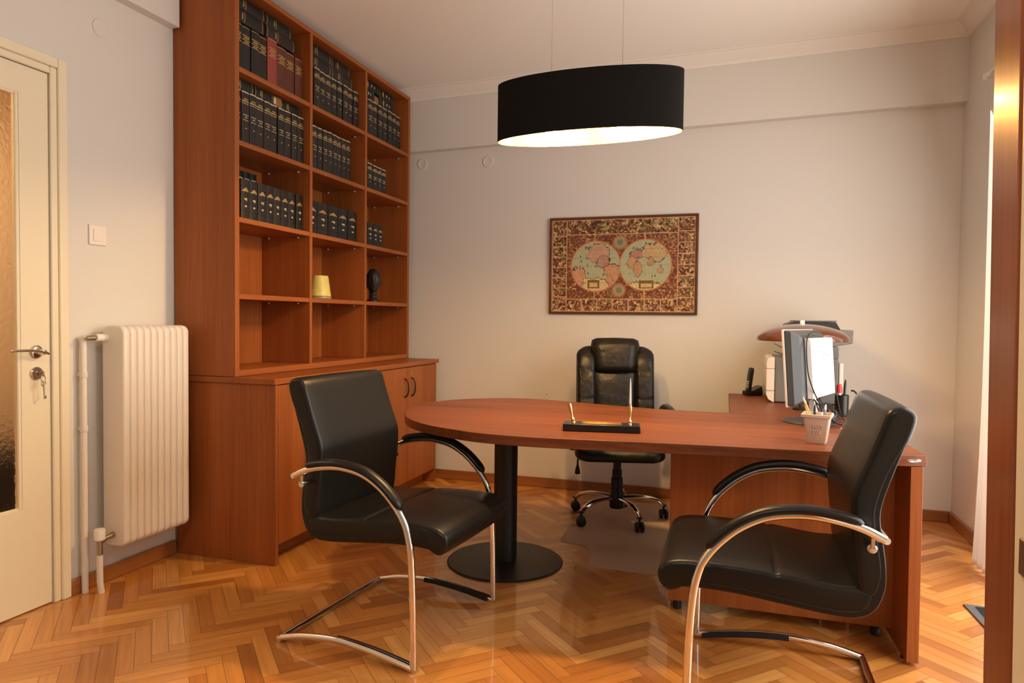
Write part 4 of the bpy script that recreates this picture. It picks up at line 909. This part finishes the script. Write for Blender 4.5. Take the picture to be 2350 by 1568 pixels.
# slim papers and black cup beyond
tag(MB().box(-.06, .06, -.08, .08, 0, .006).build('notepad', 'paper', loc=(.535, 3.24, DT), bevel=.0006), 'grey-white notepad lying behind the beaker near the monitor cables', 'notepad').rotation_euler = (0, 0, .2)
bc = tag(MB().lathe([(.030,0),(.032,.002),(.033,.105),(.031,.106),(.030,.004),(.001,.004)], n=24).build('pen_pot', 'blk_gloss', loc=(.530, 3.79, DT)), 'round black pen pot behind the monitor holding a red marker', 'pen pot')
rm = thing('marker', 'red-capped marker standing in the round black pot', 'marker', (.522, 3.787, DT+.006))
MB().tube([(0,0,0),(-.004,0,.11)], .0085, n=14).build('barrel', 'lamp_white', rm); MB().tube([(-.004,0,.1102),(-.0055,0,.150),(-.0056,0,.153)], [.0135,.0125,.007], n=16).build('cap', 'red', rm)
stick('pen', 'black pen with a ball end standing in the round black pot', 'pen', Vector((.538, 3.792, DT+.006)), Vector((.546, 3.796, DT+.182)), .006, 'blk_gloss', 'blk_gloss', None)
tag(MB().tube(spline([(0,0,.004),(.045,-.02,.03),(.055,-.02,.09),(.035,-.012,.125),(.020,-.006,.128)],8), .0042, n=8).build('headset_cord', 'blk_plastic', loc=(.552, 3.80, DT)), 'black looped cord standing beside the round pen pot', 'cord')

# desk lamp
tlm = thing('desk_lamp', 'table lamp with a wide brown dome shade behind the monitor', 'lamp', (.354, 3.965, DT+.0004))
MB().lathe([(.038,0),(.038,.010),(.014,.016),(.001,.016)], n=36).build('base', 'blk_metal', tlm)
MB().cyl((0,0,.014), .008, .400, n=16).build('stem', 'blk_metal', tlm)
R_ = .230
dome = [(R_*math.sin(t), .372+.086*(math.cos(t)-0)) for t in np.linspace(PI/2, .02, 18)]
MB().lathe(dome+[(r*.985, z-.004) for r, z in dome[::-1]], n=64, cap=False).build('shade', 'lampshade', tlm, smooth=60)
MB().lathe([(R_*.96,.3725),(R_*.7,.372),(.02,.371)], n=64, cap=False).build('diffuser', 'lamp_white', tlm)
MB().lathe([(.012,.452),(.012,.474),(.010,.477),(.001,.477)], n=18).build('knob', 'lamp_white', tlm)

# printer
pr = thing('printer', 'grey and white office printer at the back of the side desk', 'printer', (.42, 4.49, DT+.0004))
MB().prism([(-.18,-.235),(.155,-.235),(.155,.21),(-.18,.21)], .004, .262).build('body', 'prn_grey', pr, bevel=.008, seg=3)
def strip(x, z): return (x, z)
fr = [(-.182,.0),(-.214,.018),(-.226,.045),(-.227,.150),(-.226,.238),(-.219,.256),(-.205,.263),(-.182,.262)]
MB().prism(fr, -.233, .208, fn=lambda a, b, h: (a, h, b)).build('front_cover', 'prn_white', pr, smooth=50, bevel=.002)
MB().box(-.2275,-.17,-.2345,.209,.068,.070).box(-.2275,-.17,-.2345,.209,.196,.1975).build('cover_joint', 'prn_dark', pr)
MB().box(-.10, .10, -.18, .205, .2625, .330).box(.06, .155, -.23, .205, .2625, .330).build('column', 'prn_grey', pr, bevel=.004)
MB().box(.157, .180, -.232, .205, .10, .238).build('rear_cover', 'prn_white', pr, bevel=.006)
for z, dz in ((.305,.034),(.272,.022)): MB().hexa([(-.185,-.20,z+dz),(-.11,-.19,z-.004),(-.11,-.19+.03,z-.004),(-.185,-.17,z+dz),(-.185,-.20,z+dz+.004),(-.11,-.19,z+.003),(-.11,-.16,z+.003),(-.185,-.17,z+dz+.004)]).build('paper_guide', 'prn_dark', pr)
MB().prism([(.10,.326),(.225,.350),(.228,.425),(-.12,.425),(-.12,.345),(-.10,.328)], -.225, .20, fn=lambda a, b, h: (a, h, b)).build('scanner', 'prn_grey', pr, bevel=.004)
MB().prism([(-.118,.426),(.165,.426),(.14,.470),(-.07,.474),(-.118,.455)], -.20, .19, fn=lambda a, b, h: (a, h, b)).build('document_feeder', 'prn_dark', pr, bevel=.003)
MB().box(-.075, .145, -.19, .18, .4715, .479).build('feeder_lid', 'prn_grey', pr, bevel=.002)

# phone
ph = thing('cordless_phone', 'black cordless phone upright in its charging cradle on the side desk', 'phone', (.130, 4.63, DT+.0004), math.radians(205))
cr = MB(); cr.rings([[(x*sc+ox, y*sc, z) for x, y in rrect(-.052,.052,-.042,.042,.018,5)] for z, sc, ox in ((0,.92,0),(.008,1.04,0),(.028,1.04,0))]+[[(x*.96, y*.96, .042+.020*(-x)/.05) for x, y in rrect(-.052,.052,-.042,.042,.018,5)]])
cr.build('cradle', 'blk_gloss', ph, smooth=40)
hs = MB(); ax_ = Vector((-.13, 0, .99)); ay = Vector((0,1,0)); az = ax_.cross(ay)
hs.rings([[Vector((.030,0,.022))+ax_*L0+ay*(a*sc)+az*(b*sc) for a, b in rrect(-.024,.024,-.0115,.0115,.009,4)] for L0, sc in ((0,.9),(.006,1),(.08,1),(.135,1.0),(.150,.92),(.156,.6))])
hso = hs.build('handset', 'blk_gloss', ph, smooth=50)
for r in range(4):
    for c in range(3):
        p = Vector((.030,0,.022))+ax_*(.030+.012*r)+ay*(-.013+.013*c)-az*.0118
        MB().rings([[p+ay*a+ax_*b-az*k for a, b in rrect(-.0045,.0045,-.0035,.0035,.0015,2)] for k in (-.001,.0012)]).build('key', 'silver', hso)
p = Vector((.030,0,.022))+ax_*.105-az*.0119
MB().rings([[p+ay*a+ax_*b-az*k for a, b in rrect(-.016,.016,-.018,.018,.002,2)] for k in (-.001,.0006)]).build('display', 'screen', hso)
